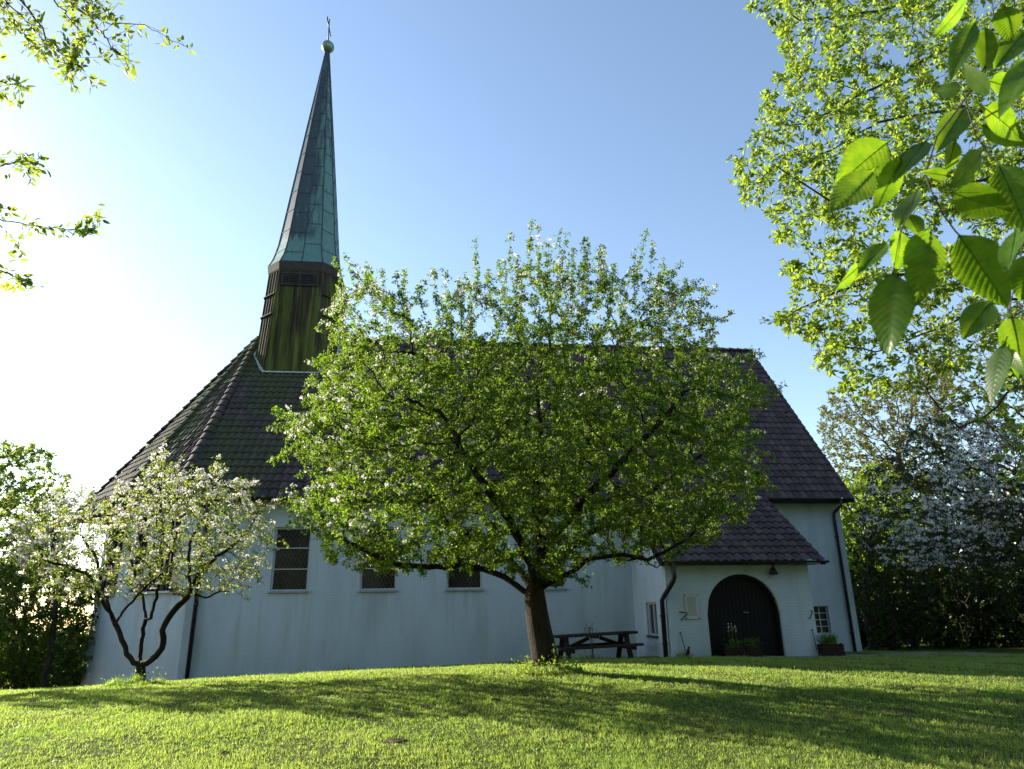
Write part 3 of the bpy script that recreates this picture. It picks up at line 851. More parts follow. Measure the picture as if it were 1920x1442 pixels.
sp = MB()
prof = [(15.40, 1.45), (15.55, 1.39), (15.75, 1.315), (16.05, 1.245), (16.5, 1.165), (17.2, 1.094), (19.6, .86), (23.0, .525), (27.50, .085)]
rings = [octo(z, S, S * .58) for z, S in prof]
sp.loft(rings)
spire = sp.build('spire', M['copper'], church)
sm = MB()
def at_prof(z):
    for (z0, s0), (z1, s1) in zip(prof, prof[1:]):
        if z0 <= z <= z1: return s0 + (s1 - s0) * (z - z0) / (z1 - z0)
    return prof[-1][1]
zs = [p[0] for p in prof]
for k in range(8):                       # hip rolls and a standing seam on the middle of each wide face
    pts = [np.array(r_[k]) for r_ in rings]
    sm.tube(pts, [.028] * (len(pts) - 1) + [.015], 6)
    if k % 2 == 0:
        pts = [(np.array(r_[k]) + np.array(r_[(k + 1) % 8])) / 2 for r_ in rings]
        sm.tube(pts, [.022] * (len(pts) - 1) + [.012], 6)
for k in range(8):
    for half in ((0, .5), (.5, 1)) if k % 2 == 0 else ((0, 1),):
        z = 15.9 + .45 * (half[0] > 0) + .2 * (k % 2)
        while z < 26.5:
            o_ = octo(z, at_prof(z), at_prof(z) * .58)
            a, b = np.array(o_[k]), np.array(o_[(k + 1) % 8])
            sm.beam(a + (b - a) * half[0], a + (b - a) * half[1], .03, .022)
            z += 1.02
sm.build('seam', M['cross'], spire)
bl = MB(); bl.ball((SU, SV, 27.78), .30, 28, 18); bl.tube([(SU, SV, 27.35), (SU, SV, 27.6)], [.10, .07], 10); bl.build('ball', M['ball'], spire, True)
cr = MB(); cr.tube([(SU, SV, 28.0), (SU - .05, SV, 29.45)], [.035, .028], 8)
cr.tube([(SU - .04, SV - .55, 29.02), (SU - .04, SV + .55, 29.02)], .028, 8)
for q in ((SU - .05, SV, 29.45), (SU - .04, SV - .55, 29.02), (SU - .04, SV + .55, 29.02)): cr.ball(q, .045, 8, 6)
cr.build('cross', M['cross'], spire, True)

# ------------------------------------------------------------------ vegetation tools
def inside(poly, pts):
    poly = np.asarray(poly, float); x, y = pts[:, 0], pts[:, 1]
    c = np.zeros(len(pts), bool); j = len(poly) - 1
    for i in range(len(poly)):
        xi, yi = poly[i]; xj, yj = poly[j]
        with np.errstate(divide='ignore', invalid='ignore'):
            c ^= ((yi > y) != (yj > y)) & (x < (xj - xi) * (y - yi) / (yj - yi + 1e-12) + xi)
        j = i
    return c

def edge_dist(poly, pts):
    poly = np.asarray(poly, float); d = np.full(len(pts), 1e9)
    for i in range(len(poly)):
        a, b = poly[i - 1], poly[i]; ab = b - a
        t = np.clip(((pts - a) @ ab) / max(ab @ ab, 1e-9), 0, 1)
        d = np.minimum(d, np.linalg.norm(pts - (a + t[:, None] * ab), axis=1))
    return d

def crown_points(poly, v0, half, n, dens=None, flat=1.0):
    """Points that fill a rounded crown whose outline (seen from the lawn) is poly, centred at depth v0, half metres deep."""
    poly = np.asarray(poly, float); lo, hi = poly.min(0), poly.max(0)
    P = np.zeros((0, 2))
    while len(P) < n:
        q = lo + rng.random((n * 2, 2)) * (hi - lo)
        q = q[inside(poly, q)]
        if dens is not None: q = q[rng.random(len(q)) < dens(q)]
        P = np.concatenate([P, q])
    P = P[:n]
    d = edge_dist(poly, P); t = np.clip(d / d.max() / flat, 0, 1)
    h = half * np.sqrt(np.clip(1 - (1 - t) ** 2, 0.02, 1))
    w = rng.random(n) * 2 - 1
    w = np.sign(w) * np.abs(w) ** .8 * h
    v = v0 + w
    D = FW[None] * FPX + RT[None] * (P[:, 0:1] - 960) - UP[None] * (P[:, 1:2] - 721)
    return EYE + D * (v / D[:, 1])[:, None]

def polyline(pts, step, jit=0.0):
    pts = arr(pts); out = [pts[0]]
    for a, b in zip(pts, pts[1:]):
        m = max(1, int(round(np.linalg.norm(b - a) / step)))
        for k in range(1, m + 1):
            out.append(a + (b - a) * k / m + (rng.normal(0, jit, 3) if jit else 0))
    return np.array(out)

def sprays(poly, v0, depth, n, lo, hi, per=9):
    """Attractors for single twigs that stand out of a crown's outline."""
    poly = np.asarray(poly, float); c = poly.mean(0); out = []
    for k in range(n):
        i = rng.integers(len(poly)); t = rng.random(); a = poly[i - 1] * (1 - t) + poly[i] * t
        d = unit(a - c) + rng.normal(0, .25, 2)
        if d[1] > .55: continue
        a = a - d * 25; L = rng.uniform(lo, hi) + 25; w = rng.normal(0, depth)
        for q in range(per):
            p = a + d * L * (q + .5) / per + rng.normal(0, 2.5, 2); out.append(at(p[0], p[1], v0 + w))
    return out

class Skel:
    def __init__(s): s.p = []; s.par = []; s.minr = []
    def chain(s, pts, parent=-1, minr=0.0):
        """Adds a chain of nodes; the first point is dropped when it hangs on a parent."""
        ids = []
        for i, q in enumerate(pts):
            if i == 0 and parent >= 0: continue
            s.p.append(np.asarray(q, float)); s.par.append(parent); s.minr.append(minr if np.isscalar(minr) else minr[i])
            parent = len(s.p) - 1; ids.append(parent)
        return ids
    def nearest(s, q): return int(np.argmin(np.linalg.norm(np.array(s.p) - q, axis=1)))
    def grow(s, A, step, kill, infl, iters, trop=(0, 0, 0), wob=.25):
        P = np.array(s.p); par = list(s.par); minr = list(s.minr)
        A = np.array(A); alive = np.ones(len(A), bool)
        near = np.zeros(len(A), int); dist = np.full(len(A), 1e9)
        def upd(i0):
            for c in range(i0, len(P), 400):
                d = np.linalg.norm(A[:, None] - P[None, c:c + 400], axis=2); k = d.argmin(1); dm = d[np.arange(len(A)), k]
                b = dm < dist; dist[b] = dm[b]; near[b] = k[b] + c
        upd(0); used = set(); trop = np.array(trop, float)
        for it in range(iters):
            act = alive & (dist < infl)
            if not act.any(): break
            ids = near[act]; dv = unit(A[act] - P[ids])
            uq, inv = np.unique(ids, return_inverse=True)
            acc = np.zeros((len(uq), 3)); np.add.at(acc, inv, dv)
            dirs = unit(unit(acc) + trop + rng.normal(0, wob, (len(uq), 3)))
            new = P[uq] + dirs * step
            ok = []
            for j, u_ in enumerate(uq):
                key = (int(u_), *np.round(dirs[j] * 2).astype(int))
                if key in used: ok.append(False)
                else: used.add(key); ok.append(True)
            ok = np.array(ok)
            if not ok.any(): break
            n0 = len(P); P = np.concatenate([P, new[ok]]); par += [int(k) for k in uq[ok]]; minr += [0.0] * int(ok.sum())
            upd(n0)
            alive &= dist > kill
        s.p = list(P); s.par = par; s.minr = minr
    def radii(s, tip, base):
        n = len(s.p); ch = np.zeros(n, int)
        for q in s.par:
            if q >= 0: ch[q] += 1
        tips = max(2, int((ch == 0).sum())); e = math.log(tips) / math.log(base / tip)
        acc = np.zeros(n)
        for i in range(n - 1, -1, -1):
            if ch[i] == 0: acc[i] = tip ** e
            if s.par[i] >= 0: acc[s.par[i]] += acc[i]
        s.r = np.maximum(acc ** (1 / e), s.minr); s.ch = ch
        return s.r
    def mesh(s, name, mat, parent, rmin=0.0):
        P = np.array(s.p); n = len(P); r = s.r
        main = {}
        for i in range(n):
            q = s.par[i]
            if q >= 0 and (q not in main or r[i] > r[main[q]]): main[q] = i
        D = np.zeros((n, 3))
        for i in range(n):
            if s.par[i] >= 0: D[i] = P[i] - P[s.par[i]]
            elif i in main: D[i] = P[main[i]] - P[i]
        D = unit(D)
        V, F3 = [], []; cnt = 0
        frame = [None] * n; ring = [None] * n; sides = [0] * n
        def emit(c, x, d, rr, k):
            nonlocal cnt
            y = np.cross(d, x); t = np.arange(k) * (2 * math.pi / k)
            V.append(c + rr * (np.cos(t)[:, None] * x + np.sin(t)[:, None] * y)); cnt += k
            return cnt - k
        for i in range(n):
            q = s.par[i]
            if r[i] < rmin: continue
            d = D[i] if i not in main else unit(D[i] + D[main[i]])
            if q < 0 or frame[q] is None:
                x = np.cross(d, (.3, .9, .2)); x = unit(x); k = 10 if r[i] > .06 else (6 if r[i] > .02 else (4 if r[i] > .006 else 3))
                frame[i] = x; sides[i] = k; ring[i] = emit(P[i], x, d, r[i] * (1.25 if q < 0 and r[i] > .08 else 1), k); 
                if q < 0: continue
            x = frame[q] - d * np.dot(frame[q], d); x = unit(x)
            k = 10 if r[i] > .06 else (6 if r[i] > .02 else (4 if r[i] > .006 else 3))
            if main.get(q) == i and sides[q] == k: a = ring[q]
            else:
                xx = unit(frame[q] - D[i] * np.dot(frame[q], D[i]))
                a = emit(P[q], xx, D[i], min(r[q], r[i] * 1.12), k)
            b = emit(P[i], x, d, r[i], k)
            frame[i] = x; sides[i] = k; ring[i] = b
            t = np.arange(k); t2 = (t + 1) % k
            F3.append(np.stack([a + t, a + t2, b + t2, b + t], 1))
        return big_mesh(name, np.concatenate(V), np.concatenate(F3).astype(np.int32), mat, parent, True)

def leaf_mesh(name, P, D, N, L, W, mat, parent, fold=.25, curl=.15, kind=None):
    """A leaf blade of two folded halves (eight corners) at every P, pointing along D, facing N."""
    P, D, N = arr(P), unit(arr(D)), arr(N)
    n = len(P); L = np.broadcast_to(np.asarray(L, float), n)[:, None]; W = np.broadcast_to(np.asarray(W, float), n)[:, None]
    S = unit(np.cross(D, N)); N = np.cross(S, D)
    c = curl * (rng.random((n, 1)) * 1.4 - .4)
    mid = lambda t: P + D * L * t - N * L * c * t * t
    edge = lambda t, w, sg: P + D * L * t - N * L * c * t * t + S * W * w * sg + N * W * fold * w
    pts = [mid(0), edge(.28, .46, 1), edge(.66, .38, 1), mid(1), edge(.66, .38, -1), edge(.28, .46, -1)]
    V = np.stack(pts, 1).reshape(-1, 3); b = np.arange(n)[:, None] * 6
    F = np.concatenate([b + np.array([[0, 1, 2, 3]]), b + np.array([[0, 3, 4, 5]])])
    o = big_mesh(name, V, F, mat, parent)
    if kind: o['kind'] = kind
    return o

def flower_mesh(name, P, N, S, mat, parent):
    """Five petalled cupped flowers of size S at P facing N."""
    P, N = arr(P), unit(arr(N)); n = len(P); S = np.broadcast_to(np.asarray(S, float), n)[:, None]
    x = unit(np.cross(N, rng.normal(0, 1, (n, 3)))); y = np.cross(N, x)
    pts = [P]
    for k in range(10):
        t = k * math.pi / 5; rr = .5 if k % 2 == 0 else .33
        pts.append(P + (x * math.cos(t) + y * math.sin(t)) * S * rr + N * S * (.22 if k % 2 == 0 else .10))
    V = np.stack(pts, 1).reshape(-1, 3); b = np.arange(n)[:, None] * 11
    F = np.concatenate([b + np.array([[0, 1 + (2 * k - 1) % 10, 1 + 2 * k, 1 + (2 * k + 1) % 10]]) for k in range(5)])
    return big_mesh(name, V, F, mat, parent)

def randdir(n): return unit(rng.normal(0, 1, (n, 3)))

def leaf_spots(sk, rmax, per, spread, keep=None, clump=6.0):
    """Leaf positions and directions along the thin twigs of a skeleton."""
    P = np.array(sk.p); par = np.array(sk.par); idx = np.nonzero((sk.r < rmax) & (par >= 0))[0]
    if keep is not None: idx = idx[keep(P[idx])]
    nsp = rng.poisson(per / clump, len(idx)) + (sk.ch[idx] == 0)     # leaf rosettes on short spurs
    I = np.repeat(idx, nsp)
    t = rng.random((len(I), 1))
    d = unit(P[I] - P[par[I]])
    A = P[par[I]] * t + P[I] * (1 - t) + unit(d * .3 + randdir(len(I)) + np.array([0, 0, .15])) * spread * rng.random((len(I), 1))
    m = np.maximum(2, rng.poisson(clump, len(I)))
    A, d = np.repeat(A, m, axis=0), np.repeat(d, m, axis=0)
    D = unit(d * .35 + randdir(len(A)) * .9 + np.array([0, 0, .10]))
    return A + D * .012, D, idx

def leaf_normals(D, up=.6):
    return unit(randdir(len(D)) + np.array([0, 0, up]))

# ------------------------------------------------------------------ the large apple tree
def tree_root(name, loc, label, cat='tree', group=None):
    return tag(empty(name, loc), label, cat, group)

TV = 12.5
tb = at(1025, 1256, TV); tb[2] = gz1(tb[0], tb[1]) - .05
apple = tree_root('apple_tree', tb, 'large spreading apple tree with leaning trunk and dense green crown on the lawn')
sk = Skel()
T = lambda x, y, dv=0.0: at(x, y, TV + dv)
trunk = sk.chain(polyline([tb, T(1020, 1225), T(1013, 1190, .02), T(1006, 1150, .05), T(1002, 1112, .05)], .16), -1)
top = trunk[-1]
def limb(sk, parent, pts, step=.17, jit=.012, minr=0.0):
    return sk.chain(polyline([sk.p[parent]] + list(pts), step, jit), parent, minr)
limb(sk, trunk[-2], [T(972, 1098, .1), T(945, 1082, .2), T(905, 1068, .3), T(865, 1061, .2), T(820, 1062, .1), T(775, 1061, 0), T(735, 1058, -.1), T(700, 1040, -.1), T(650, 1015, -.2)])
l2 = limb(sk, trunk[-1], [T(1030, 1095, -.1), T(1062, 1078, -.3), T(1095, 1052, -.5), T(1125, 1042, -.6), T(1170, 1040, -.7), T(1215, 1052, -.8), T(1250, 1035, -.9), T(1300, 1000, -1.0)])
limb(sk, l2[len(l2) // 2 + 2], [T(1178, 1050, -.6), T(1205, 1043, -.5), T(1232, 1066, -.5)])
limb(sk, trunk[-1], [T(985, 1085, .3), T(955, 1050, .6), T(900, 1020, .8), T(845, 985, .8), T(815, 950, .7), T(790, 905, .6), T(760, 850, .5)])
limb(sk, trunk[-1], [T(1000, 1080, -.5), T(985, 1030, -1.0), T(950, 970, -1.5), T(905, 905, -1.8), T(870, 850, -1.9), T(840, 790, -1.7)])
c1 = limb(sk, trunk[-1], [T(1006, 1080, 0), T(1012, 1030, .2), T(1008, 960, .3), T(1000, 880, .2), T(1015, 800, .1), T(1005, 720, 0)])
limb(sk, c1[len(c1) // 3], [T(1050, 960, .8), T(1085, 880, 1.2), T(1110, 800, 1.3), T(1130, 720, 1.2), T(1160, 640, 1.0)])
limb(sk, trunk[-1], [T(1030, 1075, .5), T(1080, 1020, 1.0), T(1150, 970, 1.4), T(1220, 920, 1.5), T(1290, 870, 1.2)])
limb(sk, c1[len(c1) // 4], [T(1045, 1000, -.8), T(1100, 930, -1.5), T(1170, 860, -1.8), T(1230, 800, -1.7), T(1280, 740, -1.4)])
limb(sk, c1[len(c1) // 2], [T(960, 840, .9), T(900, 760, 1.3), T(840, 700, 1.3), T(770, 660, 1.0)])
outline = [(690, 520), (640, 545), (645, 590), (600, 665), (570, 720), (590, 800), (525, 770), (560, 850), (600, 880), (580, 930), (545, 960), (590, 1000), (600, 1050),
           (650, 1062), (720, 1078), (800, 1078), (860, 1070), (930, 1072), (1000, 1085), (1060, 1100), (1080, 1070), (1130, 1050), (1200, 1052), (1260, 1050), (1330, 1020), (1400, 975), (1450, 900), (1410, 840), (1405, 780), (1440, 730),
           (1400, 690), (1330, 660), (1350, 610), (1300, 570), (1270, 540), (1230, 510), (1180, 520), (1120, 500), (1050, 490), (1000, 500), (930, 520), (880, 530), (820, 545), (760, 550)]
dens = lambda q: np.where(q[:, 1] < 610, .30, np.where(q[:, 1] < 670, .62, 1.0))
gap = lambda q: .5 + .5 * ((np.sin(q[:, 0] * .031 + 2 * np.sin(q[:, 1] * .017)) * np.sin(q[:, 1] * .037 + 1.3 * np.sin(q[:, 0] * .021))) > -.32)
A = crown_points(outline, TV, 3.0, 9400, lambda q: dens(q) * gap(q), .8)
spr = []
for a, b in (((560, 850), (500, 862)), ((590, 800), (525, 768)), ((600, 980), (530, 985)), ((620, 1000), (572, 1002)), ((650, 960), (545, 960)), ((690, 560), (640, 545)), ((1400, 760), (1476, 748)),
             ((1370, 680), (1425, 655)), ((1300, 590), (1360, 608)), ((1270, 550), (1305, 536)), ((620, 920), (560, 940)), ((1080, 1075), (1110, 1100)), ((1380, 880), (1445, 905)), ((660, 1050), (600, 1060)), ((640, 670), (600, 700)), ((600, 720), (572, 715))):
    for k in range(14):
        t = rng.random(); spr.append(at(a[0] + (b[0] - a[0]) * t + rng.normal(0, 5), a[1] + (b[1] - a[1]) * t + rng.normal(0, 5), TV + rng.normal(0, .15)))
spr += sprays(outline, TV, .9, 90, 15, 60)
sk.grow(np.concatenate([A, spr]), .125, .14, 1.5, 130, (0, 0, .04), .22)
# upright water shoots on top of the crown
shoots = [(690, 515, -.4), (715, 505, .2), (742, 512, -.8), (757, 508, .5), (815, 512, 0), (835, 520, 1.0), (862, 525, -.8), (893, 450, .3), (915, 505, -.3), (935, 490, .9), (957, 436, .1), (968, 480, -.6), (997, 417, .3), (1008, 425, .4), (1030, 452, -.6),
          (1062, 440, .1), (1075, 470, .9), (1095, 450, -.4), (1103, 455, -.2), (1123, 458, .4), (1132, 462, .6), (1150, 500, -1), (1188, 475, .2), (1212, 432, -.3), (1224, 455, -.2), (1245, 488, .5), (1262, 515, -.4), (1285, 520, .6), (1180, 520, 1.1), (1045, 480, 1.2), (980, 500, 1.4), (880, 540, 1.2), (785, 545, -1)]
shoot_ids = set()
for x, y, dv in shoots:
    tip = at(x, y, TV + dv); base = at(x + (985 - x) * .06 + rng.normal(0, 6), y + 95 + 40 * rng.random(), TV + dv)
    k = sk.nearest(base)
    ids = sk.chain(polyline([sk.p[k], sk.p[k] * .35 + base * .65, (base + tip) / 2 + rng.normal(0, .03, 3), tip], .10), k); shoot_ids |= set(ids)
sk.radii(.0032, .185)
for i_, r_ in zip(trunk, np.linspace(.245, .185, len(trunk))): sk.r[i_] = r_
wood = sk.mesh('trunk', M['bark'], apple)
P, D, idx = leaf_spots(sk, .0095, 25.0, .095)
print('apple nodes', len(sk.p), 'leaves', len(P))
leaf_mesh('crown', P, D, leaf_normals(D, .9), rng.uniform(.026, .058, len(P)), rng.uniform(.018, .036, len(P)), M['apple_leaf'], apple)
def blossoms(sk, idx, prob, per, size, spread, name, mat, parent, pink=None):
    Pn = np.array(sk.p)[idx]
    c = Pn[rng.random(len(Pn)) < prob(Pn, idx)]
    c = c + randdir(len(c)) * .03
    cc = np.repeat(c, per, axis=0); d = randdir(len(cc)); d[:, 2] = np.abs(d[:, 2]) * .9 - .2; d = unit(d)
    return flower_mesh(name, cc + d * spread * rng.uniform(.4, 1, (len(cc), 1)), unit(d + randdir(len(cc)) * .5), rng.uniform(*size, len(cc)), mat, parent)
def pr_apple(Pn, idx):
    left = np.clip((tb[0] - .9 - Pn[:, 0]) / 2.6, 0, 1); top_ = np.clip((Pn[:, 2] - 5.2) / 1.6, 0, 1)
    p = .02 + .30 * left ** 1.5 + .30 * top_ ** 1.5 + .05 * np.clip((Pn[:, 0] - tb[0] - 2.6) / 1.2, 0, 1)
    sh = np.array([i in shoot_ids for i in idx]); p = p + .12 * sh
    clump = np.sin(Pn[:, 0] * 3.1) * np.sin(Pn[:, 1] * 2.7 + 1) * np.sin(Pn[:, 2] * 3.7)
    return p * np.clip(.55 + 2.2 * clump, .1, 2.4)
blossoms(sk, idx, pr_apple, 9, (.036, .052), .065, 'blossom', M['blossom'], apple)

# ------------------------------------------------------------------ the small blossoming apple tree
SVD = 14.3
sb = at(262, 1284, SVD); sb[2] = gz1(sb[0], sb[1]) - .04
sapl = tree_root('apple_tree', sb, 'small apple tree covered in pale blossom before the left end of the church')
sk = Skel()
T = lambda x, y, dv=0.0: at(x, y, SVD + dv)
trunk = sk.chain(polyline([sb, T(263, 1262), T(264, 1246)], .1), -1)
a = limb(sk, trunk[-1], [T(250, 1243, 0), T(238, 1225, 0), T(228, 1200, .05), T(220, 1178, .1), T(213, 1160, .1)], .1, .006)
limb(sk, a[-1], [T(203, 1135, .2), T(192, 1105, .3), T(186, 1075, .4), T(178, 1040, .5), T(150, 1000, .5)], .1, .01)
limb(sk, a[-1], [T(206, 1150, -.1), T(190, 1125, -.2), T(180, 1095, -.3), T(160, 1075, -.4), T(120, 1060, -.5), T(80, 1050, -.6)], .1, .01)
limb(sk, a[-2], [T(228, 1150, -.3), T(255, 1120, -.5), T(285, 1090, -.6), T(320, 1060, -.6)], .1, .01)
b = limb(sk, trunk[-1], [T(263, 1230, .1), T(264, 1210, .15), T(268, 1180, .2), T(273, 1150, .25)], .1, .008)
limb(sk, b[-1], [T(268, 1125, .3), T(255, 1090, .5), T(245, 1040, .6), T(235, 990, .7)], .1, .012)
limb(sk, b[-2], [T(283, 1160, .1), T(292, 1130, .1), T(300, 1090, 0), T(303, 1050, -.1), T(305, 990, -.2), T(300, 930, -.2)], .1, .012)
c = limb(sk, trunk[-1], [T(276, 1243, -.05), T(293, 1232, -.1), T(304, 1215, -.1), T(307, 1195, -.1), T(305, 1182, -.1), T(315, 1160, -.1), T(328, 1142, -.15), T(350, 1120, -.2), T(357, 1100, -.2)], .1, .006)
limb(sk, c[-1], [T(354, 1060, -.2), T(356, 1020, -.1), T(372, 985, .1), T(395, 945, .2), T(400, 900, .2)], .1, .012)
limb(sk, c[-1], [T(372, 1075, -.4), T(400, 1050, -.5), T(440, 1020, -.5), T(470, 990, -.4)], .1, .012)
limb(sk, c[-2], [T(385, 1122, .1), T(412, 1110, .2), T(430, 1108, .2)], .1, .01)
limb(sk, c[-3], [T(320, 1110, .3), T(310, 1060, .6), T(330, 1000, .8), T(350, 950, .9)], .1, .012)
outline = [(25, 1000), (45, 960), (110, 950), (180, 945), (240, 905), (285, 870), (310, 850), (335, 880), (395, 885), (440, 905), (475, 905), (480, 950), (505, 985), (512, 1020), (495, 1055), (478, 1090), (430, 1112), (380, 1105),
           (340, 1120), (300, 1100), (240, 1105), (190, 1120), (130, 1118), (90, 1125), (50, 1085), (30, 1045)]
A = crown_points(outline, SVD, 2.0, 2700, None, .8)
spr = []
for a_, b_ in (((300, 880), (268, 815)), ((395, 900), (408, 862)), ((440, 905), (480, 903)), ((480, 1090), (490, 1075)), ((500, 1000), (525, 985)), ((430, 1110), (470, 1100)), ((300, 870), (318, 845)), ((420, 1000), (478, 1040)), ((60, 960), (30, 945)), ((60, 1100), (40, 1120))):
    for k in range(10):
        t = rng.random(); spr.append(at(a_[0] + (b_[0] - a_[0]) * t + rng.normal(0, 3), a_[1] + (b_[1] - a_[1]) * t + rng.normal(0, 3), SVD + rng.normal(0, .12)))
spr += sprays(outline, SVD, .6, 60, 12, 45)
sk.grow(np.concatenate([A, spr]), .11, .125, 1.3, 100, (0, 0, .03), .25)
sk.radii(.003, .085)
for i_, r_ in zip(trunk, (.112, .098, .092, .09, .09, .09)): sk.r[i_] = r_
sk.mesh('trunk', M['bark'], sapl)
P, D, idx = leaf_spots(sk, .009, 6.0, .085, None, 4)
print('small nodes', len(sk.p), 'leaves', len(P))
leaf_mesh('crown', P, D, leaf_normals(D, .8), rng.uniform(.030, .056, len(P)), rng.uniform(.018, .032, len(P)), M['small_leaf'], sapl)
pr_small = lambda Pn, idx: np.clip(.16 + .24 * np.clip((Pn[:, 2] - 2.6) / 1.6, 0, 1), 0, 1)
blossoms(sk, idx, pr_small, 10, (.034, .048), .065, 'blossom', M['blossom'], sapl)

# ------------------------------------------------------------------ fresh green tree reaching in from the right
PVD = 6.6
plum = tree_root('plum_tree', (9.4, 6.4, gz1(9.4, 6.4)), 'fresh green tree with long arching twigs reaching in from the right edge against the sky')
sk = Skel()
T = lambda x, y, dv=0.0: at(x, y, PVD + dv)
base = np.array([9.4, 6.4, gz1(9.4, 6.4) - .05])
trunk = sk.chain(polyline([base, base + (.0, .1, 1.3), base + (-.15, .1, 2.6), base + (-.3, .1, 3.4)], .25), -1)
def arch_limb(k, pts, step=.22): return limb(sk, trunk[k], pts, step, .012)
arch_limb(-1, [T(2250, 150, .2), T(2050, 60, .1), T(1900, 40, 0), T(1770, 92, -.2), T(1640, 165, -.3), T(1500, 235, -.5)])
arch_limb(-1, [T(2300, -100, 1.0), T(2000, -100, 1.0), T(1800, -30, .8), T(1650, 20, .6), T(1500, 40, .5)])
arch_limb(-2, [T(2300, 400, 0), T(2080, 300, -.2), T(1920, 300, -.3), T(1840, 340, -.4), T(1700, 350, -.4), T(1560, 380, -.5), T(1450, 310, -.5)])
arch_limb(-2, [T(2250, 300, 1.0), T(2000, 250, 1.1), T(1800, 200, 1.0), T(1650, 230, .9), T(1520, 300, .7)])
arch_limb(-3, [T(2250, 550, .4), T(2050, 480, .4), T(1900, 470, .3), T(1780, 500, .2), T(1650, 520, .1), T(1540, 560, 0), T(1480, 590, 0)])
arch_limb(-3, [T(2300, 650, 1.0), T(2050, 560, 1.0), T(1880, 560, .9), T(1750, 620, .8), T(1640, 660, .6), T(1560, 640, .5)])
arch_limb(-4, [T(2300, 800, .4), T(2080, 700, .3), T(1930, 700, .3), T(1850, 780, .2), T(1800, 800, .1), T(1740, 740, 0)])
outline = [(1392, -60), (1440, 40), (1478, 110), (1440, 160), (1425, 230), (1368, 300), (1382, 375), (1450, 410), (1470, 450), (1465, 490), (1490, 560), (1425, 600), (1500, 625), (1530, 700), (1580, 680), (1590, 745), (1640, 760), (1720, 740),
           (1800, 770), (1840, 830), (1850, 890), (1920, 915), (2100, 900), (2200, 500), (2200, 100), (2100, -200), (1700, -200), (1450, -150)]
dens = lambda q: np.where((q[:, 0] > 1640) & (q[:, 1] > 430), .75, 1.0)
A = crown_points(outline, PVD + .3, 1.5, 4200, dens, .6)
spr = []
for a_, b_ in (((1440, 320), (1366, 300)), ((1470, 400), (1382, 372)), ((1500, 450), (1446, 440)), ((1540, 515), (1478, 512)), ((1520, 590), (1415, 598)), ((1560, 600), (1472, 632)), ((1580, 640), (1520, 695)), ((1480, 110), (1440, 20)), ((1450, 10), (1395, 2)), ((1480, 220), (1425, 230)), ((1500, 130), (1445, 155)), ((1640, 700), (1575, 740))):
    for k in range(16):
        t = rng.random(); spr.append(at(a_[0] + (b_[0] - a_[0]) * t + rng.normal(0, 4), a_[1] + (b_[1] - a_[1]) * t + rng.normal(0, 4), PVD - .3 + rng.normal(0, .15)))
sk.grow(np.concatenate([A, spr]), .10, .105, 1.2, 150, (0, 0, -.06), .25)
sk.radii(.0022, .06)
sk.mesh('trunk', M['twig'], plum)
def pixel_of(Pn):
    q = Pn - EYE; w = q @ FW
    return np.stack([960 + FPX * (q @ RT) / w, 721 - FPX * (q @ UP) / w], 1)
def keep(Pn):
    # the twigs low on the right are still nearly bare
    h = Pn[:, 2]; bare = np.clip((4.6 - h) / 1.2, 0, 1) * np.clip((Pn[:, 0] - 4.2) / .8, 0, 1)
    return rng.random(len(Pn)) > .72 * bare
P, D, idx = leaf_spots(sk, .0068, 6.2, .06, keep, 5)
print('plum nodes', len(sk.p), 'leaves', len(P))
D = unit(D + np.array([0, 0, -.25]))
leaf_mesh('crown', P, D, leaf_normals(D, .5), rng.uniform(.045, .085, len(P)), rng.uniform(.026, .044, len(P)), M['plum_leaf'], plum)
tips = idx[(sk.ch[idx] == 0)]; tips = tips[rng.random(len(tips)) < .09]
P = np.repeat(np.array(sk.p)[tips], 7, axis=0) + rng.normal(0, .025, (len(tips) * 7, 3))
leaf_mesh('withered_tips', P, randdir(len(P)), randdir(len(P)), rng.uniform(.018, .032, len(P)), .010, M['bronze_leaf'], plum)

# ------------------------------------------------------------------ cherry branches at the upper left
CVD = 4.4
cb = np.array([-4.9, 3.2, gz1(-4.9, 3.2)])
cherry = tree_root('cherry_tree', cb, 'leafy tree whose loose branches hang in at the upper left corner before the bright sky')
sk = Skel()
T = lambda x, y, dv=0.0: at(x, y, CVD + dv)
trunk = sk.chain(polyline([cb - (0, 0, .05), cb + (.05, .1, 1.5), cb + (.2, .2, 3.0), cb + (.4, .4, 4.6)], .3), -1)
br = [([(-260, -160), (-60, -60), (30, 20), (70, 60), (95, 100), (112, 122)], -1), ([(-200, -200), (60, -40), (150, 18), (210, 46), (270, 45), (320, 75), (358, 92)], -1), ([(-100, -120), (100, -20), (170, 35), (200, 75), (222, 98), (248, 120)], -1),
      ([(-150, -100), (0, -20), (40, 2), (80, 55), (100, 90), (128, 115), (142, 136)], -1), ([(-300, 120), (-100, 150), (-20, 152), (20, 156), (48, 165)], -2), ([(-300, 330), (-120, 335), (-30, 322), (10, 309), (40, 296), (62, 292)], -3),
      ([(-320, 380), (-120, 395), (-30, 405), (40, 418), (80, 427), (130, 431), (182, 428)], -3), ([(-300, 470), (-120, 470), (-30, 482), (0, 506), (22, 516), (45, 525)], -4), ([(-200, -60), (-40, -30), (30, 40), (50, 75), (60, 90)], -1), ([(-100, -150), (50, -60), (120, 20), (150, 60), (140, 110), (130, 145)], -1),
      ([(-60, -120), (80, -50), (140, -10), (170, 10), (175, 35)], -1), ([(-200, 0), (-60, 40), (0, 60), (20, 40)], -2), ([(-300, 420), (-100, 430), (-30, 395), (0, 385), (15, 392)], -3)]
ends = []
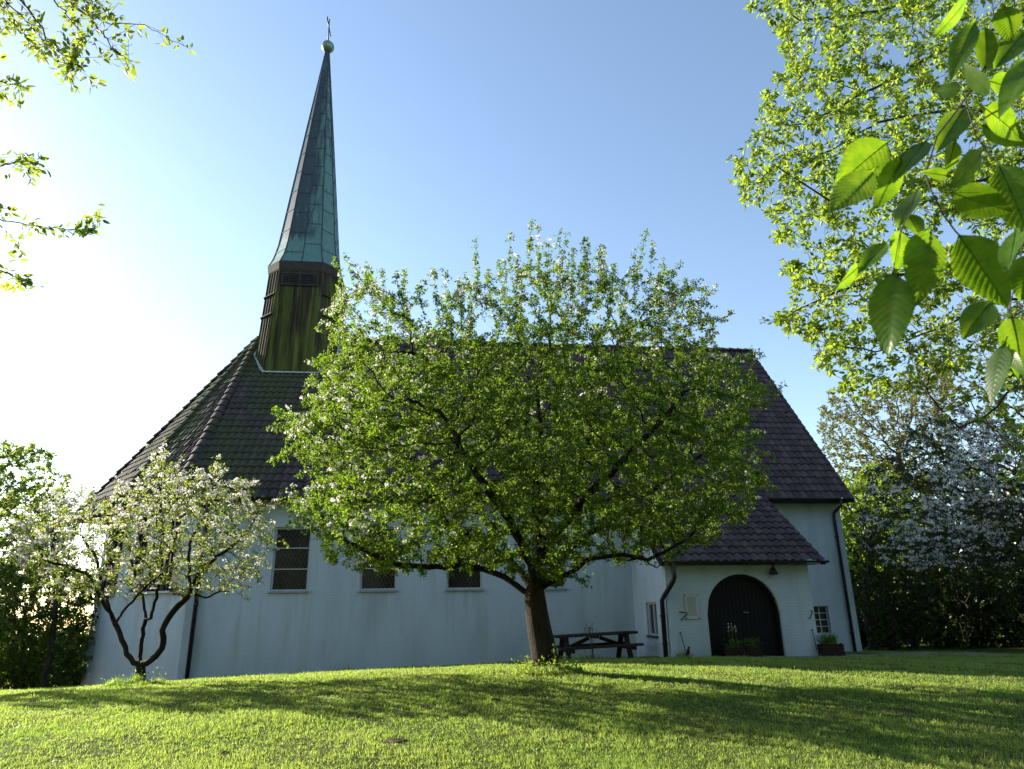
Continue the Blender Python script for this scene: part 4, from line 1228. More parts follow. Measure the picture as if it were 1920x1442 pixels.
for pts, k in br:
    ids = limb(sk, trunk[k], [T(x, y, .25 * math.sin(i * 1.7 + y)) for i, (x, y) in enumerate(pts)], .07, .006)
    ends.append(ids)
for ids in ends:                      # short side spurs that carry the leaves
    for i in ids[len(ids) // 4:]:
        if rng.random() < .45:
            q = sk.p[i]; d = unit(randdir(1)[0] + (0.3, 0, -.1))
            sk.chain(polyline([q, q + d * .08, q + d * rng.uniform(.1, .2)], .06), i)
sk.radii(.0016, .048)
sk.mesh('trunk', M['twig'], cherry)
Pn = np.array(sk.p); px = pixel_of(Pn)
P, D, idx = leaf_spots(sk, .0050, 2.1, .05, None, 3)
D = unit(D + np.array([.15, 0, -.2]))
leaf_mesh('crown', P, D, leaf_normals(D, .4), rng.uniform(.042, .072, len(P)), rng.uniform(.022, .034, len(P)), M['cherry_leaf'], cherry)
print('cherry leaves', len(P))

# ------------------------------------------------------------------ hornbeam branch close to the camera
def mat_near_leaf():
    m = leaf_mat('hornbeam_leaf', [(0, (.040, .085, .012)), (.5, (.055, .11, .014)), (1, (.075, .135, .020))], (.22, .40, .012), .52, .36, .4)
    nt = m.node_tree; g = nt.nodes.new('ShaderNodeNewGeometry'); n1 = nt.nodes.new('ShaderNodeTexNoise'); n1.inputs['Scale'].default_value = 55; n1.inputs['Detail'].default_value = 6
    nt.links.new(g.outputs['Position'], n1.inputs['Vector'])
    r = nt.nodes.new('ShaderNodeValToRGB'); e = r.color_ramp.elements; e[0].position, e[0].color = .38, (.72, .80, .70, 1); e[1].position, e[1].color = .62, (1.15, 1.05, 1.1, 1)
    k = e.new(.74); k.color = (1.25, .85, .8, 1)
    nt.links.new(n1.outputs[0], r.inputs[0])
    for nd, sock in ((nt.nodes['Principled BSDF'], 'Base Color'), (next(x for x in nt.nodes if x.type == 'BSDF_TRANSLUCENT'), 'Color')):
        src = nd.inputs[sock].links[0].from_socket; mx = nt.nodes.new('ShaderNodeMix'); mx.data_type = 'RGBA'; mx.blend_type = 'MULTIPLY'; mx.inputs[0].default_value = 1
        nt.links.new(src, mx.inputs[6]); nt.links.new(r.outputs[0], mx.inputs[7]); nt.links.new(mx.outputs[2], nd.inputs[sock])
    return m
M['near_leaf'] = mat_near_leaf()
HV = 0.95
horn = tree_root('hornbeam_branch', at(1925, 0, HV + .05), 'close hornbeam branch with large pleated toothed leaves hanging in at the upper right corner', 'branch')
tw = MB()
H = lambda x, y, dv=0.0: at(x, y, HV + dv)
for pts, r_ in (([(1990, -60, .06), (1925, 8, .05), (1872, 80, .04), (1832, 150, .03), (1800, 200, .02), (1757, 255, 0), (1743, 300, 0), (1735, 327, 0), (1748, 362, .0), (1768, 402, .01), (1794, 437, .02)], .0022),
                ([(1757, 255, 0), (1700, 280, -.01), (1664, 284, -.02)], .0010), ([(1735, 327, 0), (1722, 352, -.02), (1700, 405, -.03), (1687, 440, -.04), (1676, 504, -.05)], .0012),
                ([(1800, 200, .02), (1845, 212, .03), (1850, 225, .03)], .0010), ([(1810, 190, .02), (1830, 255, .04), (1855, 290, .05), (1870, 306, .05)], .0013),
                ([(1990, 330, .06), (1925, 430, .05), (1905, 520, .05), (1893, 580, .05), (1886, 642, .05)], .0014), ([(1748, 362, 0), (1762, 362, 0), (1778, 360, .01)], .0009), ([(1990, -10, .09), (1920, 5, .08), (1850, 30, .07), (1800, 60, .06)], .0012)):
    P_ = polyline([H(*p) for p in pts], .02)
    tw.tube(P_, np.linspace(r_, r_ * .6, len(P_)), 7)
tw.build('twig', M['twig'], horn, True)
near = [((1668, 264), (1572, 338), 92, .3), ((1640, 318), (1556, 398), 66, .5), ((1692, 292), (1640, 392), 52, -.6), ((1738, 262), (1676, 335), 50, .7), ((1812, 198), (1760, 274), 66, .2), ((1790, 262), (1782, 325), 30, -.8), ((1806, 172), (1752, 166), 34, .4),
        ((1830, 38), (1776, 130), 42, .6), ((1818, -14), (1778, 62), 26, -1.0), ((1846, 48), (1856, 128), 46, -.4), ((1925, 55), (1866, 124), 64, .3), ((1846, 150), (1935, 172), 46, -.6), ((1836, 196), (1938, 262), 62, -.5), ((1836, 232), (1938, 276), 40, .8),
        ((1842, 282), (1792, 350), 50, -.5), ((1776, 360), (1896, 398), 72, -.3), ((1870, 305), (1938, 436), 84, -.35), ((1784, 332), (1734, 320), 26, .5), ((1722, 352), (1682, 424), 32, .9), ((1688, 428), (1690, 506), 46, -.7), ((1742, 425), (1726, 560), 82, -.25),
        ((1676, 504), (1664, 664), 86, .15), ((1793, 435), (1894, 574), 96, -.2), ((1664, 452), (1610, 500), 38, .6), ((1612, 498), (1566, 542), 26, -1.0), ((1862, 562), (1803, 630), 54, .5), ((1886, 640), (1850, 758), 30, 1.0), ((1890, 650), (1914, 708), 22, .7),
        ((1892, 588), (1934, 700), 56, -.9), ((1905, 425), (1888, 512), 46, .6), ((1702, 402), (1730, 440), 34, -.6), ((1935, 470), (1908, 560), 60, .3), ((1860, 180), (1800, 120), 40, -.4), ((1880, 10), (1900, 70), 60, -.5), ((1940, 100), (1880, 190), 60, .4)]
for i, (b_, t_p, w_, roll) in enumerate(near):
    dv0 = rng.uniform(-.06, .06); dv1 = dv0 + rng.uniform(-.03, .03)
    p0, p1 = H(*b_, dv0), H(*t_p, dv1)
    ax = p1 - p0; L = np.linalg.norm(ax); d = ax / L
    view = unit(EYE - (p0 + p1) / 2); n0 = unit(view - d * np.dot(view, d)); s0 = np.cross(d, n0)
    n_ = unit(n0 * math.cos(roll) + s0 * math.sin(roll)); s_ = np.cross(d, n_)
    Wd = w_ / FPX * 1.05 * .5 / max(.45, math.cos(roll))
    na, nc = 78, 6
    bend = rng.uniform(.0, .24); pf = rng.uniform(.5, 2.1); V = []
    for a_ in range(na + 1):
        t = a_ / na
        ww = (math.sin(math.pi * min(1, t ** .80)) ** .78) * (1 - .30 * t) * 1.12
        if t < .06: ww = t / .06 * .30 if t < .03 else .30 + (ww - .30) * (t - .03) / .03 if ww > .3 else ww
        for c_ in range(-nc, nc + 1):
            q = c_ / nc
            tooth = 1 + (.055 * (((a_ % 3) / 1.5) - .67) if abs(c_) == nc and 0 < a_ < na else 0)
            tt = t + (.10 * (1 - abs(q)) * 0) + .085 * abs(q) * (1 - t) * (1 if 0 < t < 1 else 0)
            pleat = .018 * math.sin((t - abs(q) * .16) * 2 * math.pi * 13) * (1 - .3 * abs(q)) * (abs(q) > .01) * min(1, abs(q) * 3)
            z = Wd * (.10 * abs(q) + .06 * math.sin(2.2 * q + i) + pleat * pf) - L * bend * (t ** 2) + L * .03 * math.sin(3 * t + i) * q
            V.append(p0 + d * L * tt + s_ * Wd * ww * q * tooth + n_ * z)
    w2 = 2 * nc + 1
    F = np.array([(a_ * w2 + c_, a_ * w2 + c_ + 1, (a_ + 1) * w2 + c_ + 1, (a_ + 1) * w2 + c_) for a_ in range(na) for c_ in range(2 * nc)])
    lf = big_mesh('leaf', V, F, M['near_leaf'], horn, True)
    vein = MB(); vein.tube([p0 + d * L * t - n_ * (L * bend * t * t - .0002) for t in np.linspace(-.08, .96, 10)], np.linspace(.0011, .0003, 10), 5)
    vein.build('midrib', M['near_leaf'], lf, True)

# ------------------------------------------------------------------ trees and shrubs around the church
def simple_tree(name, label, poly, v, half, base_px, n_attr, step, leafmat, lsize, per, rmax=.02, base_r=.2, tip=.006, cat='tree', stems=1, bark='bark2', group=None, fl=None, trop=(0, 0, .05), dens=None, lean=0.0, spread=.2):
    cen = np.mean(crown_points(poly, v, .01, 60), axis=0)
    bx = at(base_px, 1240, v)
    b0 = np.array([bx[0], v, gz1(bx[0], v) - .1])
    root = tree_root(name, b0, label, cat, group)
    sk = Skel()
    lowest = crown_points(poly, v, half, 400)
    zl = np.quantile(lowest[:, 2], .12)
    for s_ in range(stems):
        an = rng.uniform(0, 2 * math.pi); off = np.array([math.cos(an), math.sin(an), 0]) * (.0 if stems == 1 else rng.uniform(.1, .8))
        tgt = cen * .6 + lowest[rng.integers(len(lowest))] * .4 if stems > 1 else cen
        h = max(.6, (zl - b0[2]))
        p1 = b0 + off * 1.3 + np.array([0, 0, h * .55]); p2 = (b0 + off * 1.6) * .45 + tgt * .55; p2[2] = b0[2] + h * .98
        sk.chain(polyline([b0 + off, p1, p2, p2 * .5 + tgt * .5], step, step * .12), -1)
    A = crown_points(poly, v, half, n_attr, dens, .85)
    sk.grow(A, step, step * 1.15, step * 9, 90, trop, .28)
    sk.radii(tip, base_r / math.sqrt(stems))
    sk.mesh('trunk' if stems == 1 else 'stems', M[bark], root)
    P, D, idx = leaf_spots(sk, rmax, per * 2.6, spread)
    o = leaf_mesh('crown', P, D, leaf_normals(D, .7), rng.uniform(lsize * .75, lsize * 1.25, len(P)), rng.uniform(lsize * .45, lsize * .7, len(P)), M[leafmat], root)
    if fl:
        prob, per_f, size, spr_ = fl
        blossoms(sk, idx, (lambda Pn, ix: prob(Pn)) if callable(prob) else (lambda Pn, ix: np.full(len(Pn), prob)), per_f, size, spr_, 'blossom', M['white_flower'], root)
    print(name, label[:30], len(sk.p), len(P))
    return root

# left of the choir
simple_tree('broadleaf_tree', 'tall dark leafy tree behind the left end of the church at the left edge',
            [(-420, 800), (-250, 760), (-60, 815), (0, 832), (50, 822), (95, 850), (140, 890), (128, 950), (120, 1040), (60, 1100), (-100, 1130), (-420, 1150)], 33, 3.5, -190, 2600, .34, 'cherry_leaf', .14, 9.0, .03, .25, .008)
simple_tree('apple_tree', 'pale blossoming apple tree half hidden behind the small one at the choir',
            [(60, 960), (100, 912), (135, 920), (178, 912), (186, 945), (150, 985), (140, 1050), (60, 1080), (10, 1040), (20, 985)], 26, 1.6, 90, 1000, .2, 'small_leaf', .08, 2.2, .014, .09, .005, fl=(.45, 10, (.05, .08), .14))
simple_tree('shrub', 'dense many stemmed dark shrub standing left of the choir wall',
            [(-60, 1060), (20, 1040), (90, 1050), (160, 1065), (205, 1120), (205, 1200), (200, 1275), (60, 1285), (-40, 1285), (-90, 1180)], 27.5, 2.0, 55, 2200, .20, 'wood_leaf', .095, 9.0, .014, .22, .007, 'shrub', 16)
simple_tree('shrub', 'loose shrub on the slope at the far left edge behind the lawn',
            [(-420, 1100), (-200, 1060), (-30, 1080), (20, 1150), (10, 1270), (-100, 1290), (-420, 1300)], 24, 2.0, -160, 1400, .26, 'wood_leaf', .11, 9.0, .014, .2, .008, 'shrub', 10)
# a tree just out of the picture whose shadow falls on the lawn
ob = simple_tree('broadleaf_tree', 'slender tree beyond the left edge that shades the left of the lawn',
            [(-370, 860), (-290, 800), (-180, 820), (-110, 900), (-120, 1000), (-240, 1060), (-370, 1040), (-430, 950)], 18.1, 1.5, -330, 500, .25, 'wood_leaf', .13, 3.2, .02, .16, .008)

# right of the church
simple_tree('broadleaf_tree', 'tall olive green tree just coming into leaf behind the right gable',
            [(1530, 800), (1548, 735), (1600, 740), (1680, 700), (1760, 660), (1800, 720), (1790, 850), (1740, 930), (1620, 930), (1560, 900), (1540, 850)], 33, 3.0, 1760, 2600, .28, 'olive_leaf', .12, 4.2, .016, .2, .006)
simple_tree('broadleaf_tree', 'tall twiggy tree with sparse leaves rising at the right edge behind the blossoming one',
            [(1720, 640), (1800, 560), (1900, 500), (2050, 480), (2300, 560), (2400, 800), (2300, 1000), (1900, 980), (1760, 900), (1700, 780)], 30, 3.5, 2080, 2800, .30, 'olive_leaf', .12, 2.6, .016, .25, .008)
simple_tree('broadleaf_tree', 'bright fresh green tree close behind the right corner of the church',
            [(1566, 985), (1560, 930), (1590, 890), (1640, 870), (1700, 900), (1730, 960), (1720, 1040), (1650, 1080), (1590, 1070)], 29, 2.0, 1640, 1300, .24, 'bright_leaf', .13, 4.2, .016, .18, .007)
simple_tree('hawthorn_tree', 'broad tree heavy with white blossom in layered drooping boughs right of the church',
            [(1590, 1000), (1630, 905), (1610, 880), (1660, 850), (1700, 800), (1750, 770), (1830, 770), (1920, 790), (2150, 800), (2250, 950), (2150, 1050), (1920, 1075), (1800, 1060), (1720, 1075), (1640, 1060)], 22, 2.6, 2120, 3300, .20, 'dark_leaf', .085, 3.0, .014, .19, .006,
            fl=(lambda Pn: np.clip(.45 + .9 * np.sin(Pn[:, 0] * 1.1 + Pn[:, 2] * 2.3) * np.sin(Pn[:, 2] * 3.1 + Pn[:, 1]), .06, 1), 12, (.06, .09), .13), trop=(0, 0, -.08))
for lab, poly, v, bx, n, lm in (
        ('dark undergrowth shrub close to the right corner of the church', [(1590, 1020), (1680, 1000), (1760, 1040), (1770, 1130), (1750, 1215), (1640, 1222), (1600, 1160)], 26.5, 1680, 1300, 'dark_leaf'),
        ('dark undergrowth shrub below the white blossom, between its neighbours', [(1740, 1060), (1830, 1030), (1900, 1060), (1910, 1150), (1880, 1218), (1760, 1220), (1725, 1140)], 27.5, 1815, 1300, 'dark_leaf'),
        ('dark undergrowth shrub at the right edge behind the lawn', [(1880, 1060), (1980, 1020), (2120, 1060), (2150, 1150), (2100, 1215), (1900, 1218), (1865, 1140)], 26, 1990, 1100, 'dark_leaf')):
    simple_tree('shrub', lab, poly, v, 1.8, bx, n, .25, lm, .13, 2.6, .014, .22, .008, 'shrub', 7, 'bark', 'dark undergrowth at the edge of the wood')
for k, (x, v, lab) in enumerate(((1660, 34, 'left'), (1790, 36, 'middle'), (1930, 35, 'right'))):
    simple_tree('broadleaf_tree', 'tall shady woodland tree deep behind the undergrowth, %s of the three' % lab,
                [(x - 130, 1000), (x - 90, 900), (x, 860), (x + 100, 890), (x + 140, 1000), (x + 130, 1120), (x, 1180), (x - 120, 1140)], v, 2.5, x, 1000, .4, 'wood_leaf', .26, 4.0, .03, .28, .012, group='woodland trees behind the undergrowth')
for k, (u, v, w_, h) in enumerate(((-16.5, 31, 2.4, 3.4), (-19.5, 32, 2.6, 3.8), (-14.2, 32.5, 2.2, 3.0), (-22.5, 31, 2.6, 4.0), (17.5, 33, 2.8, 5.2), (20.5, 34, 2.6, 7.6), (24, 34, 2.6, 6.4), (27, 33, 2.8, 8.2), (31, 31, 3.0, 6.0), (30, 27, 2.4, 5.0), (27.5, 38, 3.4, 8), (22, 39, 3.4, 8), (33, 36, 3.4, 8), (22.5, 30.5, 2.4, 3.6), (26, 29.5, 2.2, 3.4), (18.2, 31, 1.8, 2.2), (20.4, 31.5, 1.8, 2.0), (24.4, 30.8, 1.8, 2.0), (28.5, 30, 2.0, 2.4))):
    z0 = gz1(u, v); n = 2200
    root = tree_root('shrub', (u, v, z0), 'dense shady thicket at the back of the wood right of the church' if u > 0 else 'low thicket behind the dark shrubs left of the choir', 'shrub', 'thickets at the back of the wood' if u > 0 else 'thickets left of the choir')
    mbt = MB()
    for q in range(6): mbt.tube([(u + rng.normal(0, .3), v + rng.normal(0, .3), z0 - .2), (u + rng.normal(0, .8), v + rng.normal(0, .6), z0 + h * .5), (u + rng.normal(0, 1.2), v + rng.normal(0, .8), z0 + h * .85)], [.06, .045, .015], 6)
    mbt.build('stems', M['bark'], root, True)
    d = randdir(n); rr = rng.random((n, 1)) ** .4
    P = np.array([u, v, z0 + h * .48]) + d * rr * np.array([w_, 1.6, h * .52]) * (1 + .2 * np.sin(d[:, :1] * 6 + k) * np.sin(d[:, 2:] * 5))
    D = randdir(n); leaf_mesh('crown', P, D, leaf_normals(D, .5), rng.uniform(.18, .34, n), rng.uniform(.13, .24, n), M['dark_leaf'], root)
# tall unseen trees added behind the camera to block skylight from the church front
for k, (u, v, h) in enumerate(((-22, -13, 15), (-12, -16, 17), (-2, -15, 18), (8, -15, 18), (18, -13, 17), (27, -7, 16), (34, 2, 15), (40, 11, 14), (43, 20, 13))):
    root = tree_root('broadleaf_tree', (u, v, gz1(u, v)), 'tall unseen broadleaf tree added behind the viewer to block skylight', 'tree', 'unseen trees added behind the viewer to block skylight')
    z0 = gz1(u, v); n = 2600
    mbt = MB(); mbt.tube([(u, v, z0 - .2), (u + .2, v, z0 + 4), (u, v + .2, z0 + h * .8)], [.35, .28, .08], 9); mbt.build('trunk', M['bark2'], root, True)
    d = randdir(n); rr = rng.random((n, 1)) ** .45
    P = np.array([u, v, z0 + h * .55]) + d * rr * np.array([5.6, 4.0, h * .47]) * (1 + .15 * np.sin(d[:, :1] * 7 + k))
    D = randdir(n); leaf_mesh('crown', P, D, leaf_normals(D, .5), rng.uniform(.6, 1.0, n), rng.uniform(.4, .7, n), M['wood_leaf'], root)

for k, (u, v) in enumerate(((-27, -9), (-20, -11), (-13, -13), (-6, -13), (1, -13), (8, -13), (15, -12), (22, -9), (28, -5), (33, 1), (37, 7), (40, 14), (42, 21))):  # unseen shrubs added behind the camera to darken window reflections and low light
    z0 = gz1(u, v); n = 700; h = 4.2 + .5 * math.sin(k * 2.3)
    root = tree_root('shrub', (u, v, z0), 'tall unseen shrub added behind the viewer to block the bright horizon', 'shrub', 'unseen shrubs added behind the viewer to block the bright horizon')
    mbt = MB()
    for q in range(4): mbt.tube([(u + rng.normal(0, .4), v + rng.normal(0, .4), z0 - .2), (u + rng.normal(0, .9), v + rng.normal(0, .9), z0 + h * .8)], [.06, .02], 6)
    mbt.build('stems', M['bark'], root, True)
    d = randdir(n); P = np.array([u, v, z0 + h * .48]) + d * rng.random((n, 1)) ** .4 * np.array([3.9, 2.6, h * .54])
    D = randdir(n); leaf_mesh('crown', P, D, leaf_normals(D, .5), rng.uniform(.5, .8, n), rng.uniform(.35, .55, n), M['wood_leaf'], root)

# ------------------------------------------------------------------ lawn grass
def patch_noise(u, v):
    return (np.sin(u * 1.7 + 2 * np.sin(v * .9)) * np.sin(v * 2.1 + 1.5 * np.sin(u * 1.3)) + .6 * np.sin(u * 4.1 + v * 3.3) * np.sin(v * 5.2 - u * 2.7) + .4 * np.sin(u * 9.1 - 3) * np.sin(v * 8.3))
BARE = [at(800, 1394, 9.4)[:2], at(742, 1421, 7.6)[:2], at(930, 1389, 9.7)[:2], at(1688, 1298, 13.0)[:2], at(1705, 1384, 8.7)[:2], at(1240, 1378, 10)[:2], at(420, 1432, 7.2)[:2], at(1570, 1400, 8.4)[:2]]
BRAD = [.10, .13, .08, .22, .14, .07, .06, .08]
N = 1000000
r_ = (rng.random(N) * (27 ** .5 - 4.8 ** .5) + 4.8 ** .5) ** 2
an = _yaw + rng.uniform(R(-45), R(43), N)
u_, v_ = r_ * np.sin(an), r_ * np.cos(an)
tuft = rng.random(N) < .30                         # half of the blades gather in tufts
cu, cv = np.round(u_ / .16) * .16, np.round(v_ / .16) * .16
h1 = np.sin(cu * 127.1 + cv * 311.7) * 43758.5; h2 = np.sin(cu * 269.5 + cv * 183.3) * 43758.5
u_ = np.where(tuft, cu + (h1 - np.floor(h1) - .5) * .16 + rng.normal(0, .022, N), u_); v_ = np.where(tuft, cv + (h2 - np.floor(h2) - .5) * .16 + rng.normal(0, .022, N), v_)
pn = patch_noise(u_, v_)
keepm = rng.random(N) < np.clip(.92 + .18 * pn, .35, 1)
for (bu, bv), br_ in zip(BARE, BRAD): keepm &= (np.hypot((u_ - bu), (v_ - bv) * .8) > br_ * (.7 + .5 * rng.random(N)))
inside_ch = ((v_ > WV - .02) & (u_ > UL - .1) & (u_ < UR)) | ((v_ > PV - .02) & (u_ > PUL) & (u_ < PUR))
onpath = (np.abs(v_ - np.interp(u_, [p[0] for p in pl], [p[1] for p in pl])) < np.interp(u_, [p[0] for p in pl], [p[2] for p in pl]) * rng.uniform(.8, 1.05, N)) & (u_ > 8.2) & (u_ < 20)
behind = (v_ > 25.5) & (u_ < 14)
keepm &= ~inside_ch & ~onpath & ~behind
u_, v_, pn, r_, tuft = u_[keepm], v_[keepm], pn[keepm], r_[keepm], tuft[keepm]
n = len(u_)
h = rng.gamma(5, .2, n) * (.025 + .007 * np.clip(pn, -1, 1)) * np.where(tuft, 1.2, .95)
w = .0025 * np.clip(r_ / 8, .9, 2.6) * rng.uniform(.7, 1.3, n)
az = rng.uniform(0, 2 * math.pi, n); lean = rng.uniform(.1, .9, n) * h; la = rng.uniform(0, 2 * math.pi, n)
P0 = np.stack([u_, v_, gz(u_, v_) - .004], 1)
sd = np.stack([np.cos(az), np.sin(az), 0 * az], 1) * w[:, None]; ld = np.stack([np.cos(la), np.sin(la), 0 * la], 1) * lean[:, None]
up = np.array([0, 0, 1.0])[None] * h[:, None]
V = np.stack([P0 - sd, P0 + sd, P0 + up * .6 + ld * .35 + sd * .75, P0 + up * .6 + ld * .35 - sd * .75, P0 + up * .95 + ld], 1).reshape(-1, 3)
b = np.arange(n)[:, None] * 5
go = big_mesh('grass', V, [np.concatenate([b, b + 1, b + 2, b + 3], 1), np.concatenate([b + 3, b + 2, b + 4], 1)], M['grass'])
tag(go, 'short lawn grass', 'grass', kind='stuff')
print('grass', n)

# bare mole-scratched earth
for (bu, bv), br_ in zip(BARE, BRAD):
    mb = MB(); V = []; nr, na = 5, 14
    for a_ in range(nr + 1):
        for k in range(na):
            t = 2 * math.pi * k / na; rr = br_ * .85 * a_ / nr * (1 + .3 * math.sin(3 * t + bu) + .2 * math.sin(5 * t))
            x, y = bu + rr * math.cos(t), bv + rr * .8 * math.sin(t)
            V.append((x, y, gz1(x, y) + .003 + (.012 * (1 - (a_ / nr) ** 2) + rng.normal(0, .006)) * (a_ < nr) - .008 * (a_ == nr)))
    F = [(a_ * na + k, a_ * na + (k + 1) % na, (a_ + 1) * na + (k + 1) % na, (a_ + 1) * na + k) for a_ in range(nr) for k in range(na)]
    mb.add(V, F); o = mb.build('soil_patch', M['soil'], None, True); tag(o, kind='structure')

# ------------------------------------------------------------------ weeds
def weed_clump(name, label, cx, cy, rad, n, hmax, cat='weeds', leafy=.5, flowers=0, group=None):
    root = tag(empty(name, (cx, cy, gz1(cx, cy))), label, cat, group)
    a = rng.uniform(0, 2 * math.pi, n); rr = rad * np.sqrt(rng.random(n)); x, y = cx + rr * np.cos(a), cy + rr * np.sin(a) * .7
    bp = lambda x, y: .30 + .70 * np.clip(.5 + .8 * np.sin((x - cx) * 9.1 + cx) * np.sin((y - cy) * 11.3 + x * 5.7), 0, 1)
    hh = hmax * rng.uniform(.35, 1, n) * (1 - .5 * rr / rad) * bp(x, y)
    P0 = np.stack([x, y, gz(x, y) - .01], 1); az = rng.uniform(0, 2 * math.pi, n)
    w = rng.uniform(.004, .008, n); sd = np.stack([np.cos(az), np.sin(az), 0 * az], 1) * w[:, None]
    la = rng.uniform(0, 2 * math.pi, n); ld = np.stack([np.cos(la), np.sin(la), 0 * la], 1) * (hh * rng.uniform(.1, .7, n))[:, None]; up = np.array([0, 0, 1.0])[None] * hh[:, None]
    V = np.stack([P0 - sd, P0 + sd, P0 + up * .6 + ld * .3 + sd * .8, P0 + up * .6 + ld * .3 - sd * .8, P0 + up + ld], 1).reshape(-1, 3); b = np.arange(n)[:, None] * 5
    big_mesh('blades', V, [np.concatenate([b, b + 1, b + 2, b + 3], 1), np.concatenate([b + 3, b + 2, b + 4], 1)], M['grass'], root)
    m = int(n * leafy)
    if m:
        a = rng.uniform(0, 2 * math.pi, m); rr = rad * np.sqrt(rng.random(m)); x, y = cx + rr * np.cos(a), cy + rr * np.sin(a) * .7
        P = np.stack([x, y, gz(x, y) + hmax * 1.1 * bp(x, y) * rng.random(m) ** 1.3], 1); D = unit(randdir(m) + np.array([0, 0, .6]))
        leaf_mesh('leaves', P, D, leaf_normals(D, 1), rng.uniform(.025, .060, m), rng.uniform(.014, .028, m), M['weed'], root)
    for k in range(flowers):
        t = rng.uniform(0, 2 * math.pi); x, y = cx - rad * (.5 + .5 * rng.random()), cy - .2 * rng.random(); z = gz1(x, y) + hmax * .7
        f = MB(); f.tube([(x, y, gz1(x, y)), (x + .01, y, z)], .003, 5); f.build('flower_stalk', M['weed'], root)
        f = MB(); f.ball((x + .01, y, z), .022, 10, 6, 1, 1, .5); f.build('flower_head', M['dandelion'], root)
    return root
weed_clump('weed_patch', 'bright leafy weeds with a yellow flower round the foot of the large leaning trunk', tb[0] - .02, tb[1] - .25, .60, 2200, .25, leafy=.4, flowers=1)
weed_clump('weed_patch', 'dark long grass round the foot of the small blossoming tree', sb[0] - .08, sb[1] - .15, .56, 2400, .27, leafy=.05)
for i, (u, v, h, lab) in enumerate(((-2.6, 22.1, .42, 'tall thin weeds against the wall under the second nave window'), (-.5, 22.1, .22, 'low weeds at the foot of the nave wall left of the big trunk'), (-5.6, 22.05, .25, 'low weeds at the foot of the wall near the left downpipe'),
                                    (6.55, 18.85, .34, 'tuft of blue green leaves at the left foot of the porch wall'), (4.4, 21.2, .34, 'rough grass under the picnic table'), (10.6, 19.3, .28, 'rough grass behind the right hand planter'))):
    weed_clump('weed_patch', lab, u, v, .5 if i != 3 else .22, 260, h, leafy=.15)
# tall sprout of young shoots beside the trunk
for (px_, py_, hh, lab) in ((1040, 1262, .42, 'young leafy shoot right beside the large trunk'), (1115, 1250, 0.0, None)):
    if not lab: continue
    p = at(px_, py_, TV - .35); z = gz1(p[0], p[1]); root = tag(empty('sapling', (p[0], p[1], z)), lab, 'plant')
    st_ = MB(); pts = [(p[0], p[1], z), (p[0] + .02, p[1], z + hh * .5), (p[0] - .01, p[1], z + hh)]; st_.tube(pts, [.006, .005, .003], 6); st_.build('stem', M['twig'], root, True)
    t = rng.random((46, 1)); P = np.array(pts[0]) + np.array([.0, 0, hh]) * (.15 + .85 * t) + rng.normal(0, .03, (46, 3)); D = unit(randdir(46) + np.array([0, 0, .3]))
    leaf_mesh('leaves', P, D, leaf_normals(D, .8), rng.uniform(.04, .06, 46), .03, M['weed'], root)

# ------------------------------------------------------------------ picnic table, planters, bird
tx, ty = 4.48, 20.3; tz = gz1(tx, ty) - .03
table = tag(empty('picnic_table', (tx, ty, tz)), 'dark weathered wooden picnic table with fixed benches by the church wall', 'picnic table')
rz = R(3); ct, sn = math.cos(rz), math.sin(rz); tilt = .035
def TB(x, y, z): return (tx + x * ct - y * sn, ty + x * sn + y * ct, tz + z + x * tilt)
def bar(mb, a, b, w, h, up=(0, 0, 1)): mb.beam(TB(*a), TB(*b), w, h, up)
mb = MB()
for k in range(5): bar(mb, (-1.16, -.32 + k * .16, .70), (1.16, -.32 + k * .16, .70), .150, .065)
for x in (-.86, .86, 0): bar(mb, (x, -.36, .635), (x, .36, .635), .10, .068, (0, 0, 1))
mb.build('tabletop', M['wood'], table, bevel=.004)
for sg in (-1, 1):
    mb = MB()
    for k in range(2): bar(mb, (-1.16, sg * (.62 + k * .13), .40), (1.16, sg * (.62 + k * .13), .40), .125, .062)
    mb.build('bench', M['wood'], table, bevel=.004)
for x in (-.86, .86):
    for sg in (-1, 1):
        mb = MB(); bar(mb, (x, sg * .24, .60), (x, sg * .60, .0), .075, .13, (1, 0, 0)); mb.build('leg', M['wood'], table, bevel=.004)
    mb = MB(); bar(mb, (x + .08, -.78, .32), (x + .08, .78, .32), .06, .10, (0, 0, 1)); mb.build('crossbeam', M['wood'], table, bevel=.004)
    mb = MB(); bar(mb, (x - math.copysign(.05, x), 0, .36), (math.copysign(.16, x), 0, .61), .10, .06, (0, 1, 0)); mb.build('brace', M['wood'], table, bevel=.004)
# dry weed standing in front of the table
wx, wy = at(1112, 1235, 19.4)[:2]; z = gz1(wx, wy)
root = tag(empty('weed', (wx, wy, z)), 'tall dry weed with seed heads standing before the picnic table', 'plant')
mb = MB(); hd_ = MB()
for k in range(9):
    e = np.array([wx + rng.normal(0, .10), wy + rng.normal(0, .06), z + rng.uniform(.70, .98)])
    mb.tube([(wx + rng.normal(0, .03), wy, z), (wx + (e[0] - wx) * .4, wy, z + .5), e], [.005, .004, .003], 5)
    hd_.ball(e, rng.uniform(.012, .020), 7, 5); 
    for q in range(3):
        f = e + np.array([rng.normal(0, .05), rng.normal(0, .03), -rng.uniform(.04, .16)]); hd_.ball(f, .010, 6, 4); mb.tube([e - (0, 0, .2), f], .002, 4)
mb.v += []; b_ = len(mb.v); mb.add(hd_.v, hd_.f); mb.build('stalks', M['twig'], root, True)

